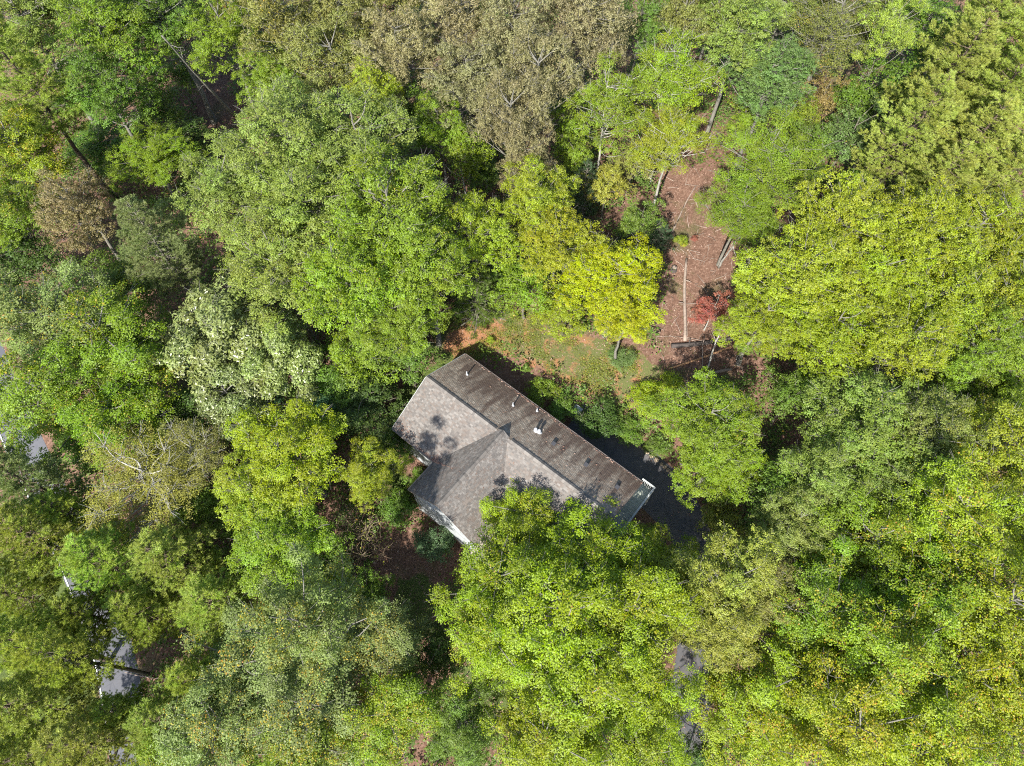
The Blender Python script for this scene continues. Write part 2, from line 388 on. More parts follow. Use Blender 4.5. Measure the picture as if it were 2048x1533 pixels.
def shingles(origin, along, up, length, height, mat, keep=None):
    """courses of tabs as real overlapping pieces: origin at the eave corner, along the eave, up the slope"""
    along = np.array(along, float); up = np.array(up, float); o = np.array(origin, float)
    nrm = np.cross(along, up); nrm /= np.linalg.norm(nrm)
    if nrm[2] < 0: nrm = -nrm
    b = MB(); expo = 0.148; rows = int(height / expo) + 1
    for j in range(rows):
        t0 = j * expo; t1 = min(t0 + expo * 1.12, height)
        x = -random.random() * 0.3
        while x < length:
            wd = random.choice((0.15, 0.19, 0.24, 0.28, 0.17)); x0, x1 = max(x, 0), min(x + wd - 0.008, length); x += wd
            if x1 - x0 < 0.03: continue
            c = o + along * (x0 + x1) / 2 + up * (t0 + t1) / 2
            if keep and not keep(c): continue
            lift = 0.016 + random.random() * 0.012
            jit = random.uniform(-0.008, 0.008)
            q = [o + along * x0 + up * (t0 + jit) + nrm * lift, o + along * x1 + up * (t0 + jit) + nrm * lift, o + along * x1 + up * t1 + nrm * 0.006, o + along * x0 + up * t1 + nrm * 0.006,
                 o + along * x0 + up * (t0 + jit) - nrm * 0.004, o + along * x1 + up * (t0 + jit) - nrm * 0.004]
            b.add(q, [(0, 1, 2, 3), (4, 5, 1, 0)], (random.random(), random.random(), random.random()))
    o_ = b.build('shingles', mat, roof_o); o_['kind'] = 'stuff'; return o_
sl = math.hypot(HW, RISE); wsl = math.hypot(WHW, WR)
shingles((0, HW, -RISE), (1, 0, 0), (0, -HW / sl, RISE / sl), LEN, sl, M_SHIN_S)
def not_wing(c): return not (abs(c[0] - WX) < WHW and c[2] < WUP - WR / WHW * abs(c[0] - WX) - 0.15)
shingles((0, -HW, -RISE), (1, 0, 0), (0, HW / sl, RISE / sl), LEN, sl, M_SHIN, not_wing)
def above_main(c): return c[2] > -RISE / HW * abs(c[1]) - 0.10 or c[1] < -HW
for s in (-1, 1):
    shingles((WX + s * WHW, -WLN, -WR + WUP), (0, 1, 0), (-s * WHW / wsl, 0, WR / wsl), WLN + 0.15, wsl, M_SHIN, above_main)
# ridge shingles, each its own piece
def ridge_piece(pitch):
    b = MB(); hw = 0.24; l = 0.285
    d = hw * math.cos(math.atan(pitch)); z = -hw * math.sin(math.atan(pitch))
    v = []
    for xx, zz in ((0, 0.085), (l, 0.06)):
        v += [(xx, -d, z + zz), (xx, 0, zz + 0.012), (xx, d, z + zz)]
    v += [(0, -d, z + 0.0), (0, 0, 0.02), (0, d, z + 0.0), (l, -d, z), (l, d, z)]
    b.add(v, [(0, 1, 4, 3), (1, 2, 5, 4), (6, 7, 1, 0), (7, 8, 2, 1), (6, 0, 3, 9), (2, 8, 10, 5)])
    return b
rp = [ridge_piece(RISE / HW) for _ in range(4)]
RM = []
for k, b in enumerate(rp):
    b.a = [((k + 0.5) / 4, 0.3, 0.5)] * len(b.a); RM.append(b.mesh('ridge_shingle', M_SHIN))
u = 0.02
while u < LEN - 0.3:
    if abs(u + 0.1 - WX) > 0.75:
        o = bpy.data.objects.new('ridge_shingle', random.choice(RM)); o.location = (u, 0, 0.0); link(o, roof_o)
    u += 0.235
WM = []
for k in range(4):
    b = ridge_piece(WR / WHW); b.a = [((k + 0.5) / 4, 0.3, 0.5)] * len(b.a); WM.append(b.mesh('ridge_shingle', M_SHIN))
v_ = -WLN + 0.02
while v_ < -0.15:
    o = bpy.data.objects.new('ridge_shingle', random.choice(WM)); o.location = (WX, v_, WUP); o.rotation_euler = (0, 0, math.pi / 2); link(o, roof_o)
    v_ += 0.235
# gutters and rake trims
for nm, a_, b_ in (('gutter', (-0.02, HW + 0.05, -RISE - 0.06), (LEN + 0.02, HW + 0.05, -RISE - 0.06)),
                   ('gutter', (-0.02, -HW - 0.05, -RISE - 0.06), (WX - WHW - 0.02, -HW - 0.05, -RISE - 0.06)),
                   ('gutter', (WX + WHW + 0.02, -HW - 0.05, -RISE - 0.06), (LEN, -HW - 0.05, -RISE - 0.06)),
                   ('gutter', (WX - WHW - 0.05, -WLN, -WR + WUP - 0.06), (WX - WHW - 0.05, -HW - 0.02, -WR + WUP - 0.06)),
                   ('gutter', (WX + WHW + 0.05, -WLN, -WR + WUP - 0.06), (WX + WHW + 0.05, -HW - 0.02, -WR + WUP - 0.06))):
    b = MB(); b.bar(a_, b_, 0.09, 0.10); b.build(nm, M_GUTTER, roof_o)
for u_ in (-0.03, LEN + 0.03):
    for s in (-1, 1):
        b = MB(); b.bar((u_, s * HW, -RISE - 0.07), (u_, 0, -0.07), 0.03, 0.17); b.build('rake_board', M_TRIM if u_ < 0 else M_GUTTER, roof_o)
for s in (-1, 1):
    b = MB(); b.bar((WX + s * WHW, -WLN - 0.02, -WR + WUP - 0.09), (WX, -WLN - 0.02, WUP - 0.09), 0.03, 0.18); b.build('rake_board', M_GUTTER, roof_o)
b = MB(); b.add([(WX - 0.55, 0.13, -0.05), (WX + 0.55, 0.13, -0.05), (WX, 0.13, WUP - 0.05)], [(0, 1, 2)]); b.add([(WX - 0.55, 0.09, -0.05), (WX + 0.55, 0.09, -0.05), (WX, 0.09, WUP - 0.05)], [(2, 1, 0)]); b.build('gable_cheek', M_SIDING, roof_o)

# walls of lap siding, built board by board down to a block foundation
def wall(p0, p1, ztop, zbot_fn, gable=None, found=1.0):
    """p0,p1 local (u,v); gable=(peak_z) raises the middle to a point"""
    p0 = np.array(p0, float); p1 = np.array(p1, float); L = np.linalg.norm(p1 - p0); t = (p1 - p0) / L; nrm = np.array([t[1], -t[0]])
    core = MB(); zb = zbot_fn
    def P(s, z, off=0.0): q = p0 + t * s + nrm * off; return (q[0], q[1], z)
    pts = [P(0, zb), P(L, zb), P(L, ztop)] + ([P(L / 2, gable)] if gable else []) + [P(0, ztop)]
    inn = [tuple(np.array(q) - np.array([nrm[0], nrm[1], 0]) * 0.12) for q in pts]
    k = len(pts); core.add(pts + inn, [tuple(range(k)), tuple(range(2 * k - 1, k - 1, -1))] + [(i, (i + 1) % k, k + (i + 1) % k, k + i) for i in range(k)])
    w_o = core.build('wall', M_FOUND, house)
    sd_ = MB(); z = zb + found; step = 0.18
    top = gable if gable else ztop
    while z < top - 0.03:
        z1 = min(z + step, top)
        def ext(zz):
            if not gable or zz <= ztop: return 0, L
            f = (zz - ztop) / (gable - ztop); return L / 2 * f, L - L / 2 * f
        a0, b0 = ext(z); a1, b1 = ext(z1)
        q = [P(a0, z, 0.034), P(b0, z, 0.034), P(b1, z1 + 0.004, 0.014), P(a1, z1 + 0.004, 0.014), P(a0, z, 0.006), P(b0, z, 0.006)]
        sd_.add(q, [(0, 1, 2, 3), (4, 5, 1, 0)], (random.random(), 0.5, 0.5)); z += step
    s_o = sd_.build('siding', M_SIDING, w_o); s_o['kind'] = 'stuff'
    for s in (0.0, L):
        cb = MB(); q = P(s, 0, 0.03); cb.box((q[0] - 0.06, q[1] - 0.06, zb + found), (q[0] + 0.06, q[1] + 0.06, ztop - 0.02)); cb.build('corner_board', M_TRIM, w_o)
    return w_o, P
E0 = -RISE - 0.16 + 0.02
ov = 0.38
walls = {}
walls['nw'] = wall((ov, HW - ov), (ov, -HW + ov), E0 + ov * RISE / HW, -9.5, -0.2)
walls['sw'] = wall((ov, -HW + ov), (WX - WHW + ov, -HW + ov), E0 + ov * RISE / HW, -10.5, None, 3.2)
walls['wl'] = wall((WX - WHW + ov, -HW + ov), (WX - WHW + ov, -WLN + ov), E0 + 0.3, -11.5, None, 3.4)
walls['wf'] = wall((WX - WHW + ov, -WLN + ov), (WX + WHW - ov, -WLN + ov), E0 + 0.3, -11.5, WUP - 0.2, 3.0)
walls['wr'] = wall((WX + WHW - ov, -WLN + ov), (WX + WHW - ov, -HW + ov), E0 + 0.3, -11.5, None, 3.0)
walls['sr'] = wall((WX + WHW - ov, -HW + ov), (LEN - ov, -HW + ov), E0 + ov * RISE / HW, -11.5, None, 3.0)
walls['se'] = wall((LEN - ov, -HW + ov), (LEN - ov, HW - ov), E0 + ov * RISE / HW, -11, -0.2, 3.0)
walls['ne'] = wall((LEN - ov, HW - ov), (ov, HW - ov), E0 + ov * RISE / HW, -10, None, 3.2)
def window(key, s, z, w_, h_):
    w_o, P = walls[key]; q0 = np.array(P(s - w_ / 2, z, 0.04)); q1 = np.array(P(s + w_ / 2, z, 0.04))
    t = (q1 - q0) / np.linalg.norm(q1 - q0); n = np.array([t[1], -t[0], 0])
    fr = MB()
    for a_, b_ in ((q0, q1), (q0 + [0, 0, h_], q1 + [0, 0, h_]), (q0, q0 + [0, 0, h_]), (q1, q1 + [0, 0, h_]), (q0 + [0, 0, h_ / 2], q1 + [0, 0, h_ / 2])):
        fr.bar(a_, b_, 0.10, 0.07)
    f_o = fr.build('window', M_TRIM, house)
    g = MB(); c0, c1 = q0 - n * 0.01, q1 - n * 0.01
    g.add([c0, c1, c1 + [0, 0, h_], c0 + [0, 0, h_]], [(0, 1, 2, 3)]); g.build('pane', M_GLASS, f_o)
for key, s, z, w_, h_ in (('sw', 2.1, -4.5, 0.9, 1.3), ('wf', 1.7, -4.4, 0.9, 1.4), ('wf', 4.3, -4.4, 0.9, 1.4), ('nw', 2.5, -4.3, 0.9, 1.3), ('nw', 6.0, -4.3, 0.9, 1.3),
                         ('ne', 5.0, -4.2, 0.9, 1.2), ('ne', 12.0, -4.2, 0.9, 1.2), ('se', 3.0, -4.9, 1.6, 2.0)):
    window(key, s, z, w_, h_)
# downspout on the wing corner
b = MB(); b.bar((WX - WHW + 0.12, -WLN + 0.30, -WR + WUP - 0.15), (WX - WHW + 0.12, -WLN + 0.30, -9.2), 0.09, 0.07); b.build('downspout', M_TRIM, house)

# roof vents, read off the photograph on the back slope
nslope = np.array([0, RISE, HW]) / sl
def roof_uv(x, y):
    d = ray(x, y); n = du * nslope[0] + dv * nslope[1] + np.array([0, 0, nslope[2]])
    p = CAM + d * (((HO - CAM) @ n) / (d @ n)) - HO
    return float(p @ du), float(p @ dv)
def vent(px, kind):
    u_, v_ = roof_uv(*px); z = -RISE / HW * v_
    if kind == 'box':
        b = MB(); b.smooth = False
        b.box((u_ - 0.13, v_ - 0.13, z - 0.07), (u_ + 0.13, v_ + 0.13, z + 0.13)); o = b.build('roof_vent', M_BLACK, house)
        b = MB(); b.box((u_ - 0.17, v_ - 0.17, z + 0.13), (u_ + 0.17, v_ + 0.17, z + 0.16)); b.build('vent_cap', M_BLACK, o); return
    mat = M_METAL if kind == 'pipe' else M_WPIPE
    hh, r = (0.55, 0.055) if kind == 'pipe' else (0.40, 0.10)
    b = MB(); b.smooth = True; b.tube([(u_, v_, z - 0.05), (u_, v_, z + hh)], [r, r], 10); o = b.build('vent_pipe', mat, house)
    b = MB(); b.tube([(u_, v_, z - 0.04), (u_, v_, z + 0.10), (u_, v_, z + 0.13)], [r * 2.6, r * 1.5, r * 1.05], 10); b.build('flashing', mat, o)
    if kind == 'white':
        b = MB(); b.tube([(u_, v_, z + hh), (u_, v_, z + hh + 0.03), (u_, v_, z + hh + 0.10), (u_, v_, z + hh + 0.12)], [r * 1.3, r * 1.5, r * 1.1, 0.01], 10); b.build('pipe_cap', mat, o)
for p in ((934, 750), (1026, 812), (1074, 823)): vent(p, 'pipe')
for p in ((1071, 863), (1078, 866)): vent(p, 'white')
for p in ((1107, 889), (1172, 931), (1234, 976)): vent(p, 'box')

# deck at the gable end, with railing
DZ = -4.85
deck = empty('deck', (-7.19, 27.046, HZ), HU)
tag(deck, 'pale green-grey painted deck with white railing at the house gable end', 'deck')
k = 0; v_ = -4.5
while v_ < 5.5:
    pass; b = MB(); b.box((LEN - ov + 0.06, v_, DZ - 0.04), (20.15, v_ + 0.235, DZ), (random.random(), 0.5, 0.5)); b.build('plank', M_DECK, deck); v_ += 0.245
b = MB(); b.box((LEN - ov + 0.06, -4.5, DZ - 0.28), (20.12, 5.45, DZ - 0.05)); b.build('joist_frame', M_DECK, deck)
def railing(a_, b_, name='railing'):
    a_ = np.array(a_, float); b_ = np.array(b_, float); L = np.linalg.norm(b_ - a_)
    r = MB(); r.bar((*a_, DZ + 1.0), (*b_, DZ + 1.0), 0.14, 0.045); ro = r.build('top_rail', M_TRIM, deck)
    r = MB(); r.bar((*a_, DZ + 0.12), (*b_, DZ + 0.12), 0.05, 0.09); r.build('bottom_rail', M_TRIM, deck)
    n = int(L / 0.15)
    for i in range(1, n):
        q = a_ + (b_ - a_) * i / n
        r = MB(); r.bar((*q, DZ + 0.12), (*q, DZ + 0.98), 0.045, 0.045); r.build('baluster', M_TRIM, deck)
railing((LEN - ov + 0.1, 5.5), (20.1, 5.5)); railing((20.1, 5.5), (20.1, -4.5))
for q in ((20.1, 5.5), (20.1, 2.2), (20.1, -1.2), (20.1, -4.5)):
    r = MB(); r.bar((*q, -12), (*q, DZ + 1.06), 0.11, 0.11); r.build('post', M_TRIM, deck)

# cream porch floor beside the front wing
porch = empty('porch', (-7.19, 27.046, HZ), HU)
tag(porch, 'cream painted porch floor beside the front wing under the tree', 'porch')
u_ = WX + WHW - ov + 0.1
while u_ < 16.6:
    b = MB(); b.box((u_, -8.6, DZ - 0.05), (u_ + 0.235, -HW + ov - 0.05, DZ), (random.random(), .5, .5)); b.build('plank', M_PORCH, porch); u_ += 0.24
for q in ((WX + WHW + 0.2, -8.4), (16.4, -8.4)):
    b = MB(); b.bar((*q, -12), (*q, DZ - 0.06), 0.14, 0.14); b.build('post', M_TRIM, porch)

# ------------------------------------------------------------------ tree prototypes (meshes only; trees share them)
def norm(a): return a / (np.linalg.norm(a, axis=-1, keepdims=True) + 1e-9)
def leaf_quads(P, N, size, aspect, fold=0.16):
    """kite leaves at P with normals N"""
    n = len(P); rv = rng.normal(size=(n, 3)); T = norm(np.cross(N, rv)); B = np.cross(N, T)
    L = size[:, None]; Wd = L * aspect
    v = np.empty((n, 4, 3))
    v[:, 0] = P - T * L * 0.5
    v[:, 1] = P + B * Wd * 0.5 + N * Wd * fold - T * L * 0.04
    v[:, 2] = P + T * L * 0.5
    v[:, 3] = P - B * Wd * 0.5 + N * Wd * fold - T * L * 0.04
    return v.reshape(-1, 3)
def sph(n, zmin=-1.0):
    z = rng.uniform(zmin, 1, n); t = rng.uniform(0, 2 * math.pi, n); r = np.sqrt(np.clip(1 - z * z, 0, 1))
    return np.stack([r * np.cos(t), r * np.sin(t), z], -1)

def limb(b, p0, p1, r0, r1, seg=5, n=5, sag=0.12):
    p0 = np.array(p0, float); p1 = np.array(p1, float); L = np.linalg.norm(p1 - p0)
    t = np.linspace(0, 1, seg)[:, None]
    mid = np.sin(t * math.pi) * np.array([rng.normal() * 0.06, rng.normal() * 0.06, sag]) * L
    pts = p0 + (p1 - p0) * t + mid
    b.tube(pts, np.linspace(r0, r1, seg), n); return pts

def broadleaf(R=4.5, HT=20.0, clumps=46, sprays=44, per=13, leaf=0.17, aspect=0.62, rc=(0.24, 0.36), zc=0.68, rz=0.28,
              droop=0.0, loose=0.15, gap=0.0, twigs=7, trunk_r=0.26, mat=None, shell=(0.5, 0.86), upw=0.65, flat=0.75):
    az = rng.uniform(0, 6.28, 5); am = rng.uniform(0.03, 0.11, 5)
    def lobes(t): return 0.93 + sum(am[i] * np.sin((i + 2) * t + az[i]) for i in range(5))
    C = []; tries = 0
    while len(C) < clumps and tries < 6000:
        tries += 1
        d = sph(1, -0.55)[0]; f = rng.uniform(*shell); t = math.atan2(d[1], d[0])
        c = np.array([d[0] * R * f * lobes(t), d[1] * R * f * lobes(t), d[2] * HT * rz * f])
        if rng.random() < 0.18: c *= 0.45
        q = c / np.array([R, R, HT * rz])
        if all(np.linalg.norm(q - k) > 0.15 for k in C) or tries > 4000: C.append(q)
    C = np.array(C) * np.array([R, R, HT * rz])
    LP, LN, LA, LS = [], [], [], []
    for c in C:
        r = R * rng.uniform(*rc); cr = rng.random()
        up = norm(np.array([c[0] / R, c[1] / R, 0.9]))
        d = norm(sph(sprays, -0.75) + up * 0.35)
        f = rng.uniform(0.45, 1.0, sprays)[:, None] ** 0.6
        S = c + d * f * r * np.array([1, 1, flat])
        if gap: S = S[rng.random(len(S)) > gap * rng.random()]
        k = len(S); d = d[:k]
        off = rng.normal(size=(k, per, 3)) * np.array([loose, loose, loose * 0.5])
        P = S[:, None] + off
        P[..., 2] -= droop * np.linalg.norm(off[..., :2], axis=-1)
        o_ = off.copy(); o_[..., 2] = 0
        nn = norm(np.array([0, 0, upw]) + d[:, None] * 0.5 + norm(o_) * (0.25 + droop) + rng.normal(size=P.shape) * 0.30)
        LP.append(P.reshape(-1, 3)); LN.append(nn.reshape(-1, 3))
        sr = np.repeat(rng.random(k), per)
        LA.append(np.stack([0.3 * rng.random(k * per) + 0.7 * sr, rng.random(k * per), np.full(k * per, cr)], -1))
        LS.append(leaf * rng.uniform(0.7, 1.25, k * per))
    P = np.concatenate(LP); P[:, 2] += HT * zc
    crown = np_mesh('crown', leaf_quads(P, np.concatenate(LN), np.concatenate(LS), aspect), 4, np.concatenate(LA), mat or M_LEAF)
    b = MB(); b.smooth = True
    top = HT * (zc + rz * 0.55)
    tz = np.linspace(0, top, 9); wob = np.cumsum(rng.normal(size=(9, 2)) * 0.10 * R / 4.5, axis=0); wob[0] = 0
    tp = np.c_[wob, tz]; b.tube(tp, np.linspace(trunk_r, trunk_r * 0.22, 9) + np.r_[trunk_r * 0.35, np.zeros(8)], 8)
    for c in C:
        cc = c + np.array([0, 0, HT * zc]); hd = np.hypot(c[0], c[1])
        z0 = np.clip(cc[2] - hd * rng.uniform(0.55, 0.95), HT * 0.28, top * 0.97)
        p0 = np.array([np.interp(z0, tz, tp[:, 0]), np.interp(z0, tz, tp[:, 1]), z0])
        limb(b, p0, cc - np.array([0, 0, 0.12 * R * 0.5]), trunk_r * 0.24, 0.025, 6, 5, -0.03)
        r = R * 0.30
        for _ in range(twigs):
            e = cc + norm(sph(1, -0.1)[0] + np.array([c[0] / R, c[1] / R, 0.3])) * r * rng.uniform(0.6, 1.12)
            limb(b, cc, e, 0.020, 0.007, 3, 3, 0.05)
    trunk = b.mesh('trunk', M_BARK)
    return dict(R=R, H=HT, zc=zc, trunk=trunk, crown=crown)

def needles(P, D, n, length, width, spread):
    """tufts: n thin blades per tuft around direction D"""
    k = len(P); d = norm(D[:, None] + rng.normal(size=(k, n, 3)) * spread)
    base = P[:, None] + rng.normal(size=(k, n, 3)) * 0.03
    s = norm(np.cross(d, rng.normal(size=d.shape))) * width / 2
    L = length * rng.uniform(0.7, 1.2, (k, n, 1))
    v = np.stack([base - s, base + s, base + d * L], 2)
    return v.reshape(-1, 3)
def pine(R=3.4, HT=22.0, whorls=15, z0=0.45, dense=1.9, length=0.21, width=0.040, droop=0.05, trunk_r=0.22, flat=0.7, per=15, lat=0.36):
    b = MB(); b.smooth = True
    zs = np.linspace(0, HT, 10); wob = np.cumsum(rng.normal(size=(10, 2)) * 0.07, axis=0); wob[0] = 0
    tp = np.c_[wob, zs]; b.tube(tp, np.linspace(trunk_r, 0.03, 10), 8)
    P, D, A = [], [], []
    for w_ in range(whorls):
        f = w_ / (whorls - 1); z = HT * (z0 + (0.985 - z0) * f)
        Lb = R * (1 - f) ** 0.6 * (0.55 + 0.45 * min(1, f * 4 + 0.35)) * rng.uniform(0.8, 1.08) + 0.25
        nb = rng.integers(5, 8); a0 = rng.uniform(0, 6.28)
        for k in range(nb):
            a_ = a0 + 2 * math.pi * k / nb + rng.normal() * 0.22; L = Lb * rng.uniform(0.6, 1.15)
            o = np.array([np.interp(z, zs, tp[:, 0]), np.interp(z, zs, tp[:, 1]), z + rng.normal() * 0.25])
            d = np.array([math.cos(a_), math.sin(a_), 0.14 + 0.45 * f + rng.normal() * 0.08])
            e = o + d * L
            pts = limb(b, o, e, 0.05 * (1 - f) + 0.018, 0.012, 5, 4, -droop)
            m = max(6, int(L * 13 * dense)); cl = rng.random()
            t = rng.uniform(0.22, 1.0, m) ** 0.75
            side = np.array([-d[1], d[0], 0]); off = rng.normal(size=m) * lat * L * (1.12 - t)
            q = np.stack([np.interp(t, np.linspace(0, 1, 5), pts[:, j]) for j in range(3)], -1)
            q = q + side * off[:, None] + np.c_[np.zeros((m, 2)), rng.normal(size=m) * 0.10 + 0.05 + np.abs(off) * 0.1]
            dd = norm(d * 0.9 + side * np.sign(off)[:, None] * 0.55 + np.array([0, 0, flat]) + rng.normal(size=(m, 3)) * 0.2)
            P.append(q); D.append(dd); A.append(np.stack([rng.random(m), rng.random(m), np.full(m, cl)], -1))
            for j in range(0, m, 4): limb(b, np.array([np.interp(t[j], np.linspace(0, 1, 5), pts[:, x]) for x in range(3)]), q[j], 0.012, 0.006, 2, 3, 0)
    P = np.concatenate(P); D = np.concatenate(D); A = np.repeat(np.concatenate(A), per, axis=0)
    A[:, 0] = 0.6 * A[:, 0] + 0.4 * rng.random(len(A)); A[:, 1] = rng.random(len(A))
    crown = np_mesh('crown', needles(P, D, per, length, width, 0.5), 3, A, M_NEEDLE)
    return dict(R=R, H=HT, zc=z0 + (1 - z0) * 0.45, trunk=b.mesh('trunk', M_BARK), crown=crown)

def thicket(R=2.6, HT=5.0, stems=34, leaves=500):
    """many arching bare stems from one root, a few leaves left"""
    b = MB(); b.smooth = True; LP = []
    for _ in range(stems):
        a_ = rng.uniform(0, 6.28); r = R * rng.uniform(0.35, 1.0)
        p0 = np.array([rng.normal() * 0.3, rng.normal() * 0.3, 0]); p1 = np.array([math.cos(a_) * r, math.sin(a_) * r, HT * rng.uniform(0.55, 1.0)])
        pts = limb(b, p0, p1, 0.03, 0.01, 7, 4, 0.18)
        for _ in range(7):
            t = rng.uniform(0.35, 1); q = np.array([np.interp(t, np.linspace(0, 1, 7), pts[:, x]) for x in range(3)])
            e = q + norm(norm(p1 - p0) * 0.8 + rng.normal(size=3) * 0.6) * rng.uniform(0.5, 1.3)
            p2 = limb(b, q, e, 0.013, 0.006, 4, 3, 0.08)
            for _ in range(2):
                q2 = p2[rng.integers(1, 4)]; e2 = q2 + norm(e - q + rng.normal(size=3) * 0.6) * rng.uniform(0.25, 0.6); limb(b, q2, e2, 0.008, 0.005, 2, 3, 0); LP.append(e2)
    LP = np.array(LP); LP = LP[rng.integers(0, len(LP), leaves)] + rng.normal(size=(leaves, 3)) * 0.12
    crown = np_mesh('crown', leaf_quads(LP, norm(np.array([0, 0, .7]) + rng.normal(size=(leaves, 3)) * .5), 0.09 * rng.uniform(.7, 1.3, leaves), .6), 4, rng.random((leaves, 3)), M_LEAF)
    return dict(R=R, H=HT, zc=0.6, trunk=b.mesh('stems', M_BARK), crown=crown)

PROTO = {
    'oak': [broadleaf(clumps=70, sprays=36, per=17, leaf=0.135, aspect=0.62, rc=(0.18, 0.29), loose=0.12, twigs=4, gap=0.15, shell=(0.5, 0.92)) for _ in range(3)],
    'tulip': [broadleaf(R=4.2, HT=21, clumps=70, sprays=34, per=20, leaf=0.122, aspect=0.78, rc=(0.16, 0.27), zc=0.64, rz=0.33, loose=0.15, gap=0.4, twigs=4, shell=(0.4, 0.97), upw=0.55) for _ in range(3)],
    'droop': [broadleaf(clumps=64, sprays=37, per=16, leaf=0.19, aspect=0.34, rc=(0.16, 0.29), droop=0.8, loose=0.13, gap=0.3, twigs=5, upw=0.45, shell=(0.45, 0.95)) for _ in range(2)],
    'gloss': [broadleaf(R=4.0, HT=16, clumps=48, sprays=40, per=11, leaf=0.25, aspect=0.40, rc=(0.18, 0.30), droop=0.45, loose=0.16, mat=M_GLOSS, zc=0.62, rz=0.33, upw=0.8, twigs=4)],
    'feather': [broadleaf(R=4.2, HT=16, clumps=64, sprays=38, per=17, leaf=0.115, aspect=0.55, rc=(0.13, 0.32), zc=0.66, rz=0.28, loose=0.15, twigs=4, shell=(0.3, 1.04), upw=1.0, flat=0.45, gap=0.5, trunk_r=0.17) for _ in range(2)],
    'pine': [pine() for _ in range(3)],
    'small': [broadleaf(R=2.4, HT=9, clumps=28, sprays=28, per=14, leaf=0.125, aspect=0.6, rc=(0.24, 0.38), zc=0.60, rz=0.36, loose=0.11, gap=0.3, twigs=3, trunk_r=0.10, shell=(0.35, 0.95)) for _ in range(3)],
    'shrub': [broadleaf(R=1.4, HT=2.4, clumps=18, sprays=26, per=12, leaf=0.09, aspect=0.55, rc=(0.28, 0.42), zc=0.52, rz=0.42, loose=0.08, twigs=3, trunk_r=0.05, shell=(0.3, 0.85)) for _ in range(2)],
    'twiggy': [broadleaf(R=4.0, HT=16, clumps=50, sprays=44, per=14, leaf=0.10, aspect=0.5, rc=(0.20, 0.32), zc=0.64, rz=0.30, loose=0.15, gap=0.5, twigs=9, shell=(0.4, 0.95), upw=1.0, flat=0.5)],
    'cone': [pine(R=1.5, HT=5.5, whorls=12, z0=0.06, length=0.15, width=0.022, trunk_r=0.06, dense=1.5, per=12, lat=0.24) for _ in range(1)],
    'thicket': [thicket()],
}
GREY = (0.17, 0.158, 0.143); BROWN = (0.10, 0.06, 0.045); PALE = (0.33, 0.315, 0.29); DARKB = (0.14, 0.12, 0.10)
COLS = {
    'front': (0.205, 0.272, 0.034),
    'lime': (0.228, 0.282, 0.040), 'green': (0.118, 0.185, 0.038), 'mid': (0.180, 0.238, 0.060), 'olive': (0.200, 0.210, 0.065), 'rust': (0.232, 0.212, 0.108),
    'blue': (0.080, 0.135, 0.065), 'dark': (0.070, 0.115, 0.030), 'yellow': (0.285, 0.330, 0.025), 'ylime': (0.240, 0.300, 0.035), 'ochre': (0.245, 0.265, 0.062),
    'pale': (0.175, 0.220, 0.075), 'pine': (0.270, 0.335, 0.075), 'ypine': (0.285, 0.325, 0.085), 'dpine': (0.185, 0.235, 0.090), 'leafy': (0.170, 0.240, 0.038),
    'red': (0.310, 0.125, 0.095), 'orange': (0.250, 0.190, 0.080), 'teal': (0.120, 0.180, 0.062), 'brownpink': (0.225, 0.200, 0.095),
}
KIND = {'oak': ('oak_tree', 'tree'), 'tulip': ('tulip_tree', 'tree'), 'droop': ('chestnut_oak', 'tree'), 'gloss': ('magnolia_tree', 'tree'), 'feather': ('locust_tree', 'tree'),
        'pine': ('pine_tree', 'tree'), 'small': ('young_tree', 'tree'), 'shrub': ('shrub', 'shrub'), 'twiggy': ('bare_topped_tree', 'tree'), 'cone': ('young_conifer', 'tree'), 'thicket': ('thicket', 'shrub')}
_cnt = {}
def tree(fam, x, y, r, ht, col, turned, label, bark=GREY, lean=(0, 0), zs=1.0, group=None):
    """crown centre at photo pixel (x, y), radius r photo pixels, total height ht metres"""
    i = _cnt.get(fam, 0); _cnt[fam] = i + 1; pr = PROTO[fam][i % len(PROTO[fam])]
    if fam in ('oak', 'tulip', 'droop', 'feather', 'pine') and (x > 1450 or y < 560): ht = ht * rng.uniform(0.86, 1.10)
    p = at_ground(x, y)
    for _ in range(12):
        z = float(ground_z(p[0], p[1])) + pr['zc'] * ht; p = 0.5 * p + 0.5 * at_z(x, y, z)
    depth = float((p - CAM) @ F_); rad = r * depth / FPX * 1.08
    s = rad / pr['R']; gz = float(ground_z(p[0], p[1])) - 0.1
    nm, cat = KIND[fam]
    e = empty(nm, (p[0], p[1], gz), rng.uniform(0, 6.28), (s, s, ht / pr['H']))
    if lean != (0, 0): e.rotation_euler = (lean[0], lean[1], rng.uniform(0, 6.28))
    t = bpy.data.objects.new('stems' if fam == 'thicket' else 'trunk', pr['trunk']); t.color = (*bark, 1); link(t, e)
    c = bpy.data.objects.new('leaves' if fam in ('thicket', 'shrub') else 'crown', pr['crown']); cc = np.array(COLS[col]) * rng.uniform(0.92, 1.08) * (1 + rng.normal(size=3) * 0.03)
    c.color = (*cc, turned * 0.75); link(c, e)
    tag(e, label, cat, group)
    return e

